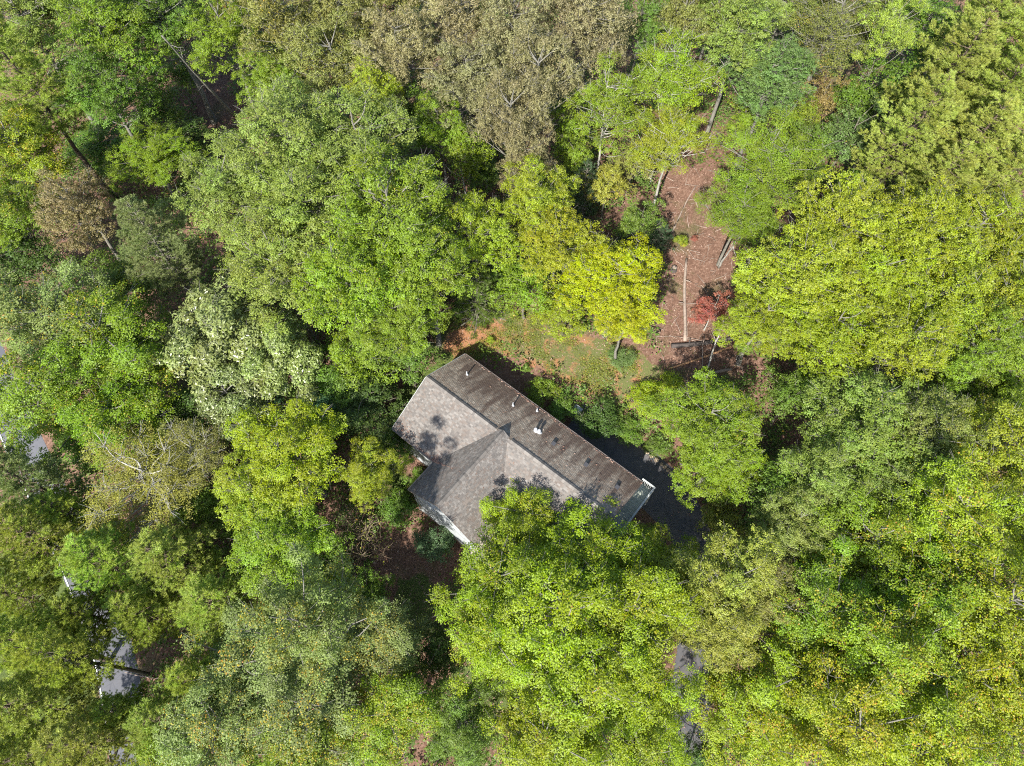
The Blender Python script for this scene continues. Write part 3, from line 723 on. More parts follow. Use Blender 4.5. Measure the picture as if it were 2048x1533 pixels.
# ------------------------------------------------------------------ the forest: (family, x, y, r, height, colour, turned share, label, bark)
TREES = [
 # top left corner
 ('oak', 55, 45, 105, 19, 'mid', .02, 'bright green broadleaf tree filling the top left corner of the picture', GREY),
 ('oak', 215, 55, 100, 19, 'leafy', .02, 'light green broadleaf tree on the top border, second from the left corner', GREY),
 ('pine', 50, 150, 92, 22, 'pine', .0, 'olive pine whose bare brown trunk slants below the top left corner', BROWN),
 ('oak', 215, 185, 92, 17, 'green', .02, 'green tree left of the dark gap with the grey leaning trunk', GREY),
 ('oak', 330, 40, 95, 17, 'green', .03, 'dark green tree above the grey trunk in the top left gap', GREY),
 ('small', 305, 212, 62, 9, 'green', .0, 'deep green low tree on the left rim of the dark top left gap', DARKB),
 ('oak', 300, 310, 82, 10, 'leafy', .02, 'lime green tree just right of the long brown pine trunk', GREY),
 ('small', 200, 290, 80, 6, 'green', .0, 'shaded green tree crossed by the long brown pine trunk', DARKB),
 ('tulip', 45, 310, 88, 18, 'lime', .22, 'green tree flecked with yellow leaves on the left edge, upper quarter', GREY),
 ('oak', 20, 440, 80, 17, 'leafy', .10, 'yellow-green tree on the left edge beside the reddish crown', GREY),
 ('droop', 150, 420, 82, 15, 'brownpink', .05, 'pinkish red tinged tree near the left edge, upper third', GREY),
 ('pine', 315, 490, 88, 17, 'dpine', .0, 'soft blue-green pine left of the big central oaks', DARKB),
 ('small', 60, 520, 85, 11, 'dark', .0, 'dark green low tree at the left edge above the yellow-flecked crown', DARKB),
 ('small', 220, 560, 75, 10, 'green', .02, 'shaded green tree tucked under the blue-green pine on the left', DARKB),
 ('oak', 455, 70, 75, 18, 'leafy', .04, 'yellow-green tree on the top border right of the grey leaning trunk', GREY),
 ('droop', 560, 60, 95, 19, 'olive', .08, 'olive oak on the top border left of the rusty oaks', GREY),
 ('droop', 660, 130, 95, 19, 'olive', .10, 'olive yellow oak between the central oaks and the rusty crowns', GREY),
 ('droop', 690, 25, 85, 19, 'olive', .06, 'olive oak at the top border touching the rusty oaks', GREY),
 ('oak', 548, 165, 66, 16, 'leafy', .04, 'light green tree on the right rim of the dark top left gap', GREY),
 # big central oaks
 ('oak', 585, 285, 122, 20, 'mid', .01, 'tall pale green oak at the top of the central oak group', GREY),
 ('oak', 720, 300, 120, 20, 'mid', .02, 'pale green oak at the upper right of the central oak group', GREY),
 ('oak', 455, 390, 110, 19, 'mid', .01, 'pale green oak at the left end of the central oak group', GREY),
 ('oak', 620, 420, 130, 20, 'mid', .01, 'broad pale green oak in the middle of the central oak group', GREY),
 ('oak', 790, 430, 120, 19, 'leafy', .02, 'broad green oak at the right end of the central oak group', GREY),
 ('oak', 560, 540, 110, 18, 'mid', .02, 'green oak at the lower left of the central oak group', GREY),
 ('oak', 710, 560, 120, 18, 'leafy', .03, 'yellowish green oak at the lower middle of the central oak group', GREY),
 ('oak', 850, 540, 95, 17, 'leafy', .02, 'green oak directly left of the small soft conifer in the yard', GREY),
 ('oak', 790, 640, 88, 14, 'leafy', .03, 'green tree whose lower edge nears the back corner of the roof', GREY),
 ('small', 815, 715, 62, 9, 'green', .0, 'bright green small tree beside the back roof corner', DARKB),
 ('small', 735, 700, 70, 11, 'leafy', .02, 'yellow-green small tree between the glossy tree and the roof', DARKB),
 # rusty oaks, top centre
 ('droop', 800, 110, 88, 19, 'rust', .0, 'rusty brown oak, leftmost of the rusty oaks along the top', GREY),
 ('droop', 905, 55, 92, 20, 'rust', .0, 'rusty brown oak touching the top border, left of centre', GREY),
 ('droop', 940, 165, 90, 19, 'rust', .0, 'rusty oak in the middle of the rusty oak group', GREY),
 ('droop', 1035, 70, 95, 20, 'rust', .0, 'rusty brown oak touching the top border, right of centre', GREY),
 ('droop', 1075, 165, 85, 19, 'rust', .0, 'rusty oak right of the middle of the rusty oak group', GREY),
 ('droop', 1180, 55, 98, 19, 'rust', .02, 'rusty grey-green oak, rightmost of the rusty oaks along the top', GREY),
 ('droop', 1020, 245, 75, 17, 'rust', .0, 'rusty oak at the lower end of the rusty oak group', GREY),
 ('droop', 1055, 325, 62, 15, 'rust', .0, 'smallest rusty oak, just above the lime-yellow tree', GREY),
 ('small', 850, 215, 60, 12, 'green', .0, 'green low tree under the left rusty oaks', DARKB),
 ('small', 1130, 260, 48, 10, 'leafy', .0, 'light green low tree at the right foot of the rusty oaks', DARKB),
 ('oak', 755, 195, 58, 15, 'lime', .03, 'lime green tree between the central oaks and the leftmost rusty oak', GREY),
 ('oak', 880, 255, 50, 13, 'leafy', .05, 'yellow-green tree below the leftmost rusty oak', GREY),
 ('small', 925, 300, 52, 12, 'leafy', .06, 'slim green tree with a pale stem in the dark central gap', PALE),
 ('small', 972, 335, 38, 6, 'green', .0, 'round green bush-like tree below the rusty oaks', DARKB),
 # centre: lime and yellow trees round the yard
 ('oak', 1075, 400, 78, 16, 'lime', .02, 'lime-yellow tree with upright tops above the bright yellow tree', GREY),
 ('oak', 1115, 490, 92, 15, 'lime', .05, 'broad lime-yellow tree left of the bright yellow tree', GREY),
 ('oak', 945, 470, 75, 15, 'lime', .05, 'yellow-green tree above the small soft conifer', GREY),
 ('small', 1050, 570, 72, 9, 'leafy', .03, 'green low tree behind the yard, left of the bright yellow tree', DARKB),
 ('small', 1130, 620, 55, 7, 'lime', .05, 'low lime tree at the left foot of the bright yellow tree', DARKB),
 ('oak', 1235, 560, 95, 13, 'yellow', .0, 'bright yellow tree left of the long pale fallen log', GREY),
 ('oak', 1250, 640, 58, 11, 'yellow', .0, 'small bright yellow crown hanging over the weedy yard', GREY),
 ('cone', 945, 590, 62, 7, 'green', .0, 'small soft green conifer at the back edge of the yard', DARKB),
 ('cone', 1168, 395, 38, 7, 'blue', .0, 'blue-green young conifer behind the lime-yellow tree', DARKB),
 ('cone', 1312, 478, 30, 4, 'blue', .0, 'blue-green young conifer on the left edge of the brown clearing', DARKB),
 ('cone', 1252, 468, 30, 4.5, 'blue', .0, 'blue-green young conifer between the yellow tree and green sapling', DARKB),
 ('small', 1283, 440, 42, 9, 'green', .0, 'green sapling at the top left of the brown clearing', DARKB),
 ('small', 1215, 370, 48, 8, 'ochre', .12, 'yellow and orange tinged young tree above the clearing', DARKB),
 ('feather', 1212, 210, 78, 16, 'leafy', .0, 'light green feathery tree with a white stem right of the rusty oaks', PALE),
 ('feather', 1345, 175, 92, 18, 'lime', .02, 'yellow-lime feathery tree standing over the clearing, upper half', PALE),
 ('feather', 1340, 285, 78, 15, 'lime', .02, 'yellow-lime feathery tree with white trunk leading into the clearing', PALE),
 ('small', 1265, 330, 50, 7, 'olive', .10, 'olive and orange understory tree beside the white trunks', DARKB),
 # top right
 ('droop', 1375, 30, 70, 18, 'olive', .03, 'olive oak on the top border above the feathery lime tree', GREY),
 ('oak', 1285, 40, 50, 15, 'green', .02, 'fresh green tree on the top border right of the rusty oaks', GREY),
 ('oak', 1480, 60, 82, 18, 'mid', .02, 'mid green tree on the top border above the dark blue-green crown', GREY),
 ('oak', 1540, 160, 86, 17, 'teal', .0, 'dark blue-green round tree right of the feathery lime tree', GREY),
 ('twiggy', 1655, 60, 92, 18, 'olive', .12, 'olive tree with grey bare twigs on the top border, right', GREY),
 ('feather', 1765, 75, 62, 17, 'pine', .0, 'smooth fresh green tree with a thin stem near the top right', GREY),
 ('small', 1650, 190, 48, 10, 'orange', .05, 'orange-brown tinged young tree right of the blue-green crown', DARKB),
 ('small', 1715, 195, 62, 12, 'green', .03, 'glossy green tree below the smooth green tree, top right', DARKB),
 ('small', 1800, 185, 72, 13, 'green', .08, 'dark green tree dotted with yellow leaves among the right pines', DARKB),
 ('oak', 1850, 40, 78, 17, 'green', .04, 'green tree on the top border between the right pines', GREY),
 ('pine', 1965, 55, 100, 20, 'ypine', .02, 'yellow-olive pine in the top right corner', BROWN),
 ('pine', 1890, 150, 95, 20, 'ypine', .02, 'yellow-olive pine just below the top right corner pine', BROWN),
 ('pine', 2010, 190, 95, 20, 'ypine', .03, 'yellow-olive pine on the right edge, upper quarter', BROWN),
 ('pine', 1830, 265, 95, 19, 'ypine', .02, 'yellow-olive pine, leftmost of the pines in the upper right', BROWN),
 ('pine', 1945, 290, 105, 20, 'ypine', .04, 'tall yellow-olive pine in the middle of the upper right pines', BROWN),
 ('pine', 1870, 370, 92, 18, 'ypine', .02, 'yellow-olive pine bordering the right yellow-green oaks', BROWN),
 ('pine', 2020, 340, 90, 19, 'ypine', .04, 'yellow-olive pine on the right edge above the yellow-green oaks', BROWN),
 ('small', 1700, 270, 72, 11, 'teal', .02, 'blue-green low tree left of the upper right pines', DARKB),
 ('small', 1730, 360, 62, 9, 'green', .04, 'green low tree above the right oaks beside the dark hole', DARKB),
 ('feather', 1535, 320, 105, 15, 'leafy', .0, 'broad feathery light green tree on the right of the clearing', GREY),
 ('feather', 1480, 430, 82, 11, 'leafy', .02, 'feathery green tree leaning over the right rim of the clearing', GREY),
 ('small', 1625, 300, 55, 10, 'green', .02, 'green low tree behind the broad feathery tree', DARKB),
 ('small', 1600, 230, 48, 9, 'leafy', .0, 'light green low tree under the dark blue-green crown', DARKB),
 # right oaks
 ('oak', 1680, 440, 95, 18, 'lime', .03, 'yellow-green oak at the top of the right oak group', GREY),
 ('oak', 1610, 545, 105, 17, 'lime', .03, 'yellow-green oak nearest the red sapling in the right oak group', GREY),
 ('oak', 1530, 640, 78, 13, 'lime', .02, 'yellow-green oak at the right rim of the clearing below the logs', GREY),
 ('oak', 1740, 560, 105, 18, 'lime', .03, 'yellow-green oak in the middle of the right oak group', GREY),
 ('oak', 1830, 470, 95, 18, 'lime', .03, 'yellow-green oak directly below the right pines', GREY),
 ('oak', 1660, 665, 95, 16, 'lime', .03, 'yellow-green oak at the lower left of the right oak group', GREY),
 ('oak', 1940, 470, 105, 19, 'lime', .04, 'yellow-green oak at the upper right of the right oak group', GREY),
 ('oak', 1880, 600, 110, 18, 'lime', .03, 'broad yellow-green oak right of the middle of the right oaks', GREY),
 ('oak', 1800, 690, 90, 16, 'lime', .04, 'yellow-green oak at the lower end of the right oak group', GREY),
 ('oak', 2015, 600, 100, 18, 'lime', .04, 'yellow-green oak on the right edge at mid height', GREY),
 ('oak', 1960, 690, 85, 16, 'leafy', .03, 'green oak on the right below the yellow-green group', GREY),
 # right of the house
 ('oak', 1415, 845, 98, 13, 'leafy', .03, 'bright green tree beside the driveway, right of the house', GREY),
 ('oak', 1428, 928, 84, 11, 'leafy', .03, 'bright green lower crown overhanging the driveway edge', GREY),
 ('small', 1590, 790, 60, 10, 'green', .0, 'deep green low tree right of the logs below the oaks', DARKB),
 ('oak', 1745, 850, 130, 18, 'mid', .02, 'grey-green broad oak right of the driveway tree', GREY),
 ('oak', 1860, 880, 85, 17, 'mid', .02, 'grey-green oak at the right end of the grey-green pair', GREY),
 ('oak', 1660, 940, 95, 16, 'mid', .02, 'grey-green oak lower left of the broad grey-green oak', GREY),
 ('oak', 1790, 970, 90, 16, 'mid', .03, 'grey-green oak below the broad grey-green oak', GREY),
 ('small', 1545, 990, 80, 12, 'green', .02, 'dark green tree behind the driveway bend', DARKB),
 ('small', 1930, 790, 80, 12, 'green', .02, 'shaded green tree on the right below the yellow-green oaks', DARKB),
 ('small', 2010, 810, 80, 12, 'green', .02, 'shaded green tree on the right edge below mid height', DARKB),
 ('shrub', 1455, 1045, 52, 3.4, 'ochre', .12, 'brownish olive shrub on the outer side of the driveway bend', DARKB),
 ('oak', 1590, 1050, 75, 14, 'mid', .02, 'mid green tree above the ochre hickory by the driveway', GREY),
 # ochre hickory and right tulip trees
 ('oak', 1460, 1160, 105, 16, 'ochre', .02, 'ochre-yellow hickory beside the lower driveway', GREY),
 ('oak', 1430, 1255, 85, 15, 'ochre', .03, 'ochre-green hickory crown just below the brightest hickory', GREY),
 ('oak', 1535, 1190, 70, 15, 'olive', .04, 'olive hickory crown to the right of the ochre hickory', GREY),
 ('tulip', 1985, 910, 105, 20, 'lime', .14, 'yellow-green tulip tree on the right edge, lower third', GREY),
 ('tulip', 1880, 1030, 110, 20, 'lime', .12, 'yellow-green tulip tree below the grey-green oaks', GREY),
 ('tulip', 2010, 1060, 105, 21, 'lime', .14, 'yellow-speckled tulip tree on the right edge above the bottom corner', GREY),
 ('tulip', 1720, 1090, 110, 18, 'leafy', .14, 'green tulip tree with orange flecks right of the hickory', GREY),
 ('tulip', 1830, 1170, 120, 20, 'leafy', .14, 'green tulip tree in the middle of the lower right quarter', GREY),
 ('tulip', 1650, 1220, 115, 18, 'leafy', .14, 'yellow-flecked tulip tree two crowns right of the driveway', GREY),
 ('tulip', 1960, 1210, 120, 21, 'lime', .15, 'tall yellow-speckled tulip tree near the right edge, lower quarter', GREY),
 ('tulip', 1760, 1310, 120, 19, 'lime', .16, 'yellow-green tulip tree in the centre of the bottom right group', GREY),
 ('tulip', 1590, 1350, 115, 17, 'lime', .18, 'yellow-speckled tulip tree on the lower driveway, right side', GREY),
 ('tulip', 1890, 1350, 125, 20, 'lime', .16, 'bright tulip tree left of the bottom right corner', GREY),
 ('tulip', 2020, 1400, 115, 21, 'lime', .18, 'bright yellow-green tulip tree in the bottom right corner', GREY),
 ('tulip', 1690, 1460, 125, 18, 'lime', .20, 'yellow-speckled tulip tree on the bottom border, right half', GREY),
 ('tulip', 1500, 1450, 105, 15, 'lime', .22, 'strongly yellow tulip tree on the bottom border beside the driveway', GREY),
 ('tulip', 1850, 1490, 120, 19, 'lime', .16, 'yellow-green tulip tree on the bottom border near the right corner', GREY),
 ('small', 1400, 1520, 50, 8, 'dark', .0, 'dark green low tree at the bottom of the driveway', DARKB),
 # trees over the front of the house
 ('tulip', 1045, 1035, 78, 12, 'front', .04, 'green crown with spiky tops reaching over the front roof', GREY),
 ('tulip', 1180, 1120, 118, 13, 'front', .05, 'broad bright green tree covering the front roof slope', GREY),
 ('tulip', 1320, 1130, 78, 11, 'front', .04, 'bright green crown between the deck and the driveway', GREY),
 ('tulip', 990, 1175, 105, 16, 'front', .06, 'bright green tree in front of the cream porch', GREY),
 ('tulip', 1130, 1240, 130, 18, 'front', .06, 'bright green tree in the middle of the lower centre group', GREY),
 ('tulip', 1270, 1240, 118, 17, 'front', .05, 'bright green tree left of the lower driveway', GREY),
 ('tulip', 985, 1285, 98, 16, 'front', .05, 'green tree at the left rim of the lower centre group', GREY),
 ('tulip', 1180, 1385, 130, 17, 'front', .05, 'green tree above the bottom border, centre right', GREY),
 ('tulip', 1295, 1370, 95, 16, 'front', .04, 'green tree against the lowest stretch of driveway', GREY),
 ('tulip', 1090, 1480, 110, 16, 'front', .06, 'green tree on the bottom border, right of the shaded gap', GREY),
 ('tulip', 1275, 1500, 95, 15, 'front', .04, 'green tree on the bottom border, left of the driveway', GREY),
 ('oak', 930, 1440, 85, 13, 'green', .03, 'green tree on the bottom border left of the shaded gap', GREY),
 ('small', 860, 1330, 62, 9, 'dark', .03, 'dark shaded tree in the gap below the front wing', DARKB),
 # lower left
 ('oak', 585, 905, 112, 15, 'ylime', .02, 'yellow-lime rounded tree left of the house', GREY),
 ('oak', 520, 985, 85, 14, 'lime', .02, 'lime green crown at the lower left of the rounded yellow-lime tree', GREY),
 ('oak', 745, 940, 62, 11, 'lime', .02, 'small yellow-green tree between the yellow-lime tree and the house', GREY),
 ('oak', 560, 1080, 105, 14, 'leafy', .02, 'fine-leaved green tree below the rounded yellow-lime tree', GREY),
 ('twiggy', 290, 960, 130, 15, 'ochre', .0, 'grey twiggy half-bare tree at lower left', PALE),
 ('twiggy', 390, 910, 75, 13, 'olive', .0, 'sparse olive tree right of the grey twiggy tree', PALE),
 ('tulip', 110, 650, 120, 18, 'pale', .10, 'pale green tree with yellow flecks on the left, below mid height', GREY),
 ('tulip', 230, 700, 115, 17, 'leafy', .10, 'green tree with orange flecks left of the glossy white-leaved tree', GREY),
 ('tulip', 100, 790, 115, 17, 'leafy', .14, 'yellow-flecked green tree beside the road on the left edge', GREY),
 ('tulip', 235, 835, 95, 15, 'leafy', .10, 'green tree above the grey twiggy tree', GREY),
 ('gloss', 440, 680, 118, 15, 'pale', .02, 'glossy tree with whitish shining leaves left of the house', GREY),
 ('gloss', 560, 720, 85, 13, 'pale', .03, 'second glossy whitish tree, nearer the house', GREY),
 ('gloss', 470, 790, 80, 12, 'pale', .03, 'lower crown of glossy whitish leaves above the yellow-lime tree', GREY),
 ('small', 640, 830, 75, 8, 'blue', .0, 'blue-green shady tree between the glossy trees and the house', DARKB),
 ('small', 740, 800, 72, 8, 'dark', .0, 'dark green tree against the left gable of the house', DARKB),
 ('small', 680, 745, 62, 9, 'green', .0, 'fresh green low tree right of the glossy trees', DARKB),
 ('small', 385, 830, 70, 9, 'dark', .02, 'dark green low tree beneath the glossy crowns', DARKB),
 ('pine', 55, 960, 92, 18, 'dpine', .0, 'dark pine over the road on the left edge', BROWN),
 ('pine', 70, 1085, 100, 17, 'pine', .03, 'green pine on the left edge above the roadside lawn', BROWN),
 ('pine', 215, 1120, 95, 15, 'pine', .02, 'olive pine over the road below the twiggy tree', BROWN),
 ('pine', 340, 1130, 100, 14, 'pine', .03, 'pine below the grey twiggy tree, right of the road', BROWN),
 ('pine', 420, 1210, 88, 13, 'pine', .02, 'pine above the brown fallen branches at lower left', BROWN),
 ('pine', 60, 1290, 95, 16, 'pine', .02, 'pine on the left edge below the roadside lawn', BROWN),
 ('pine', 275, 1220, 75, 13, 'pine', .02, 'small pine beside the road, above the long black trunk', BROWN),
 ('pine', 120, 1318, 80, 19, 'pine', .0, 'pine whose long black trunk points right across the road', (0.04, 0.028, 0.022)),
 ('pine', 60, 1420, 105, 17, 'ypine', .02, 'yellow-green pine near the bottom left corner', BROWN),
 ('pine', 180, 1490, 100, 16, 'ypine', .02, 'yellow-green pine on the bottom border, left', BROWN),
 ('pine', 320, 1450, 88, 13, 'pine', .0, 'pine on the bottom border right of the road', BROWN),
 ('tulip', 640, 1255, 110, 26, 'pale', .16, 'pale tulip tree with orange flecks below the bare thicket', GREY),
 ('tulip', 500, 1330, 115, 14, 'pale', .20, 'orange-flecked tulip tree right of the long black pine trunk', GREY),
 ('tulip', 770, 1290, 88, 12, 'pale', .16, 'yellow-flecked tulip tree left of the shaded gap', GREY),
 ('tulip', 640, 1400, 120, 15, 'pale', .18, 'broad orange-flecked tulip tree in the lower left centre', GREY),
 ('tulip', 450, 1460, 110, 15, 'pale', .20, 'yellow-speckled tulip tree on the bottom border, left half', GREY),
 ('tulip', 790, 1440, 105, 14, 'leafy', .14, 'green tulip tree on the bottom border with few orange leaves', GREY),
 ('tulip', 600, 1510, 100, 14, 'leafy', .18, 'orange-speckled tulip tree on the bottom border, left of centre', GREY),
 ('thicket', 705, 1075, 78, 5, 'ochre', .3, 'bare brown thicket of arching twigs left of the front wing', (0.26, 0.19, 0.13)),
 ('small', 650, 1180, 60, 8, 'leafy', .03, 'green low tree just below the bare thicket', DARKB),
 # shrubs round the house
 ('shrub', 800, 1020, 45, 3.5, 'green', .0, 'deep green shrub left of the front wing wall', DARKB),
 ('shrub', 872, 1078, 44, 2.8, 'blue', .0, 'dark blue-green holly shrub at the foot of the front wing', DARKB),
 ('shrub', 835, 960, 32, 2.4, 'green', .0, 'green shrub in the corner between wing and side wall', DARKB),
 ('shrub', 1085, 790, 36, 2.8, 'leafy', .0, 'bright green shrub at the back wall, nearest the shadow end', DARKB),
 ('shrub', 1125, 822, 36, 2.8, 'green', .0, 'green shrub at the back wall left of the dark round shrub', DARKB),
 ('shrub', 1197, 832, 48, 3.4, 'dark', .0, 'dark round shrub at the head of the driveway', DARKB),
 ('shrub', 1262, 862, 42, 2.0, 'green', .0, 'deep green vine mound along the driveway edge', DARKB),
 ('shrub', 1300, 800, 42, 2.4, 'ylime', .03, 'yellow-green shrub above the driveway edging', DARKB),
 ('shrub', 1340, 770, 36, 2.0, 'lime', .10, 'lime shrub between the weedy yard and the driveway tree', DARKB),
 ('shrub', 1245, 712, 30, 1.6, 'teal', .0, 'pale blue-green bush in the yard below the yellow tree', DARKB),
 ('shrub', 980, 680, 10, 0.9, 'lime', .0, 'tiny lime weed bush in the bare clay of the yard', DARKB),
 ('shrub', 1055, 735, 10, 0.8, 'green', .0, 'tiny dark green weed bush beside the house shadow', DARKB),
 ('shrub', 1320, 890, 34, 1.6, 'green', .0, 'green vine mound at the driveway bend under the bright tree', DARKB),
 # clearing
 ('small', 1428, 618, 38, 6.0, 'red', .0, 'small red-leaved tree with pale leaning stems in the clearing', PALE),
 ('shrub', 1360, 483, 16, 2.0, 'lime', .25, 'yellow and red sapling beside the top of the fallen log', DARKB),
 ('shrub', 1390, 478, 8, 1.2, 'red', .0, 'tiny crimson sapling in the clearing', DARKB),
 ('small', 1490, 690, 22, 4.5, 'leafy', .03, 'thin green sapling with a pale stem right of the dark logs', PALE),
 ('shrub', 1412, 742, 10, 1.5, 'lime', .0, 'tiny lime shoot at the foot of the pale leaning stem', DARKB),
 ('small', 1510, 560, 38, 5, 'green', .0, 'green sapling at the right rim of the brown clearing', DARKB),
 ('small', 655, 1125, 62, 8, 'green', .0, 'shaded green tree at the left foot of the bare thicket', DARKB),
 ('small', 735, 1185, 48, 7, 'green', .02, 'small green tree at the top of the shaded gap below the thicket', DARKB),
 ('small', 385, 275, 55, 7, 'dark', .0, 'dark low tree at the lower end of the top left gap', DARKB),
 ('small', 355, 145, 45, 7, 'green', .0, 'low green tree behind the grey bare trunk, top left gap', DARKB),
 ('droop', 480, -20, 70, 18, 'olive', .05, 'olive crown cut by the top border above the olive oaks', GREY),
 ('droop', 1125, -15, 65, 18, 'rust', .0, 'rusty crown cut by the top border between the two right rusty oaks', GREY),
 ('oak', 1440, -12, 60, 17, 'mid', .02, 'mid green crown cut by the top border right of the olive oak', GREY),
 ('droop', 1660, -25, 65, 18, 'olive', .04, 'olive crown cut by the top border above the twiggy olive tree', GREY),
 ('oak', 290, -25, 70, 17, 'leafy', .02, 'light green crown cut by the top border above the top left gap', GREY),
 ('pine', 250, 1425, 62, 13, 'pine', .02, 'slim pine covering the road below the long black trunk', BROWN),
 # more pines by the road and trees along the borders
 ('pine', 160, 1225, 70, 13, 'pine', .02, 'slim pine between the roadside lawn and the road', BROWN),
 ('pine', 15, 1185, 75, 16, 'pine', .02, 'pine cut by the left edge beside the roadside lawn', BROWN),
 ('pine', 390, 1360, 70, 13, 'pine', .02, 'small pine between the road and the orange-flecked tulip trees', BROWN),
 ('pine', 150, 1030, 75, 14, 'pine', .02, 'pine just left of the grey twiggy tree', BROWN),
 ('small', 180, 880, 70, 10, 'green', .05, 'shaded green low tree between the road and the twiggy tree', DARKB),
 ('small', 420, 1010, 62, 9, 'green', .0, 'green low tree right below the sparse olive tree', DARKB),
 ('small', 800, 890, 40, 5, 'green', .0, 'low dark green tree at the side wall of the house', DARKB),
 ('oak', 120, -15, 75, 17, 'mid', .02, 'green crown cut by the top border near the left corner', GREY),
 ('droop', 780, -5, 70, 18, 'olive', .05, 'olive-rust crown cut by the top border left of centre', GREY),
 ('oak', 1570, 5, 65, 16, 'mid', .03, 'green crown cut by the top border left of the twiggy olive tree', GREY),
 ('pine', 1770, 0, 65, 18, 'ypine', .0, 'yellow-olive pine cut by the top border', BROWN),
 ('pine', 2045, 90, 85, 20, 'ypine', .0, 'yellow-olive pine cut by the right edge near the top', BROWN),
 ('oak', 2040, 490, 75, 17, 'lime', .03, 'yellow-green oak cut by the right edge below the pines', GREY),
 ('tulip', 2035, 770, 75, 15, 'leafy', .06, 'green crown cut by the right edge at mid height', GREY),
 ('tulip', 340, 1530, 70, 13, 'leafy', .10, 'yellow-flecked crown cut by the bottom border right of the road', GREY),
 ('pine', 40, 1530, 85, 15, 'ypine', .0, 'yellow-green pine in the bottom left corner', BROWN),
 ('small', 1490, 240, 45, 8, 'leafy', .0, 'light green low tree between the feathery trees', DARKB),
 ('small', 1150, 330, 45, 8, 'leafy', .03, 'light green understory tree left of the white stems', DARKB),
]
for T_ in TREES:
    tree(*T_[:8], bark=T_[8])

# ------------------------------------------------------------------ fallen logs, bare trunk, small things
def log(name, a, b, r0, r1, mat, label, cat='log', stub=0, dz=0.0, bend=0.1):
    p0 = at_ground(*a, dz=r0 * 0.6 + dz); p1 = at_ground(*b, dz=r1 * 0.6 + dz)
    c = (p0 + p1) / 2; e = empty(name, (c[0], c[1], float(ground_z(c[0], c[1])))); o0 = np.array(e.location)
    t = np.linspace(0, 1, 12)[:, None]; n = np.cross(p1 - p0, [0, 0, 1]); n = n / np.linalg.norm(n)
    pts = p0 + (p1 - p0) * t + n * np.sin(t * 5.0) * bend
    pts[:, 2] = np.maximum(ground_z(pts[:, 0], pts[:, 1]) + r1 * 0.5 + dz, pts[:, 2] - 0.3)
    m = MB(); m.smooth = True; m.tube(pts - o0, np.linspace(r0, r1, 12) * rng.uniform(0.88, 1.1, 12), 9, cap=True); m.build('log_body', mat, e)
    for k in range(stub):
        q = pts[3 + 3 * k] - o0; s = MB(); s.smooth = True
        d = norm(n * (1 if k % 2 else -1) + (p1 - p0) * 0.05 + np.array([0, 0, 0.6]))
        s.tube([q, q + d * 0.35, q + d * 0.8 + rng.normal(size=3) * 0.08], [r1 * 0.5, r1 * 0.35, 0.012], 6, cap=True); s.build('branch_stub', mat, e)
    tag(e, label, cat); return e
log('fallen_log', (1373, 518), (1368, 682), 0.12, 0.16, M_PALEWOOD, 'long pale fallen log lying down the middle of the clearing', stub=2)
log('fallen_pole', (1392, 372), (1340, 468), 0.055, 0.085, M_PALEWOOD, 'thin pale fallen trunk at the top of the clearing', stub=1)
log('dark_log', (1343, 692), (1472, 678), 0.24, 0.20, M_DARKWOOD, 'thick dark log across the lower clearing', stub=1, bend=0.05)
log('split_timber', (1337, 738), (1475, 690), 0.09, 0.12, M_REDWOOD, 'reddish split timber below the dark log', bend=0.05)
log('brown_log', (1388, 748), (1463, 741), 0.17, 0.13, M_PALEWOOD, 'short brown log lowest in the clearing', stub=1)
log('leaning_branch', (1410, 672), (1402, 738), 0.035, 0.05, M_PALEWOOD, 'thin bare stick lying across the dark log', dz=0.35)
log('fallen_branch', (250, 1345), (380, 1365), 0.05, 0.08, M_PALEWOOD, 'pale fallen branch below the long black pine trunk', stub=3)
log('dead_branch', (410, 1240), (460, 1300), 0.06, 0.09, M_DARKWOOD, 'dark dead branch heap at the lower left', stub=3)

def bare_trunk(top, zt, base, r, label, bark, twigs=6):
    p0 = at_ground(*base); p1 = at_z(*top, float(p0[2]) + zt)
    e = empty('dead_tree', p0); m = MB(); m.smooth = True
    t = np.linspace(0, 1, 12)[:, None]; pts = (p1 - p0) * t + np.cumsum(rng.normal(size=(12, 3)) * 0.05, axis=0) * np.array([1, 1, 0])
    pts[0] = (0, 0, -0.2); m.tube(pts, np.linspace(r, r * 0.4, 12), 8, cap=True); o = m.build('trunk', M_BARK, e); o.color = (*bark, 1)
    for k in range(twigs):
        q = pts[5 + k % 6]; d = norm(rng.normal(size=3) + np.array([0, 0, 0.4]))
        s = MB(); s.smooth = True; s.tube([q, q + d * 0.6, q + d * 1.3 + rng.normal(size=3) * 0.15], [0.04, 0.025, 0.008], 5); b_ = s.build('branch', M_BARK, e); b_.color = (*bark, 1)
    tag(e, label, 'tree'); return e
bare_trunk((335, 68), 15, (470, 232), 0.19, 'grey bare trunk slanting across the dark top left gap', GREY)
bare_trunk((372, 95), 9, (415, 185), 0.07, 'thin grey stem beside the bare trunk in the top left gap', GREY, 3)
bare_trunk((1452, 640), 6, (1408, 758), 0.10, 'pale leaning stem below the red-leaved tree', PALE, 3)
bare_trunk((1478, 470), 7, (1437, 535), 0.12, 'pale slanting stem under the feathery tree beside the clearing', PALE, 4)
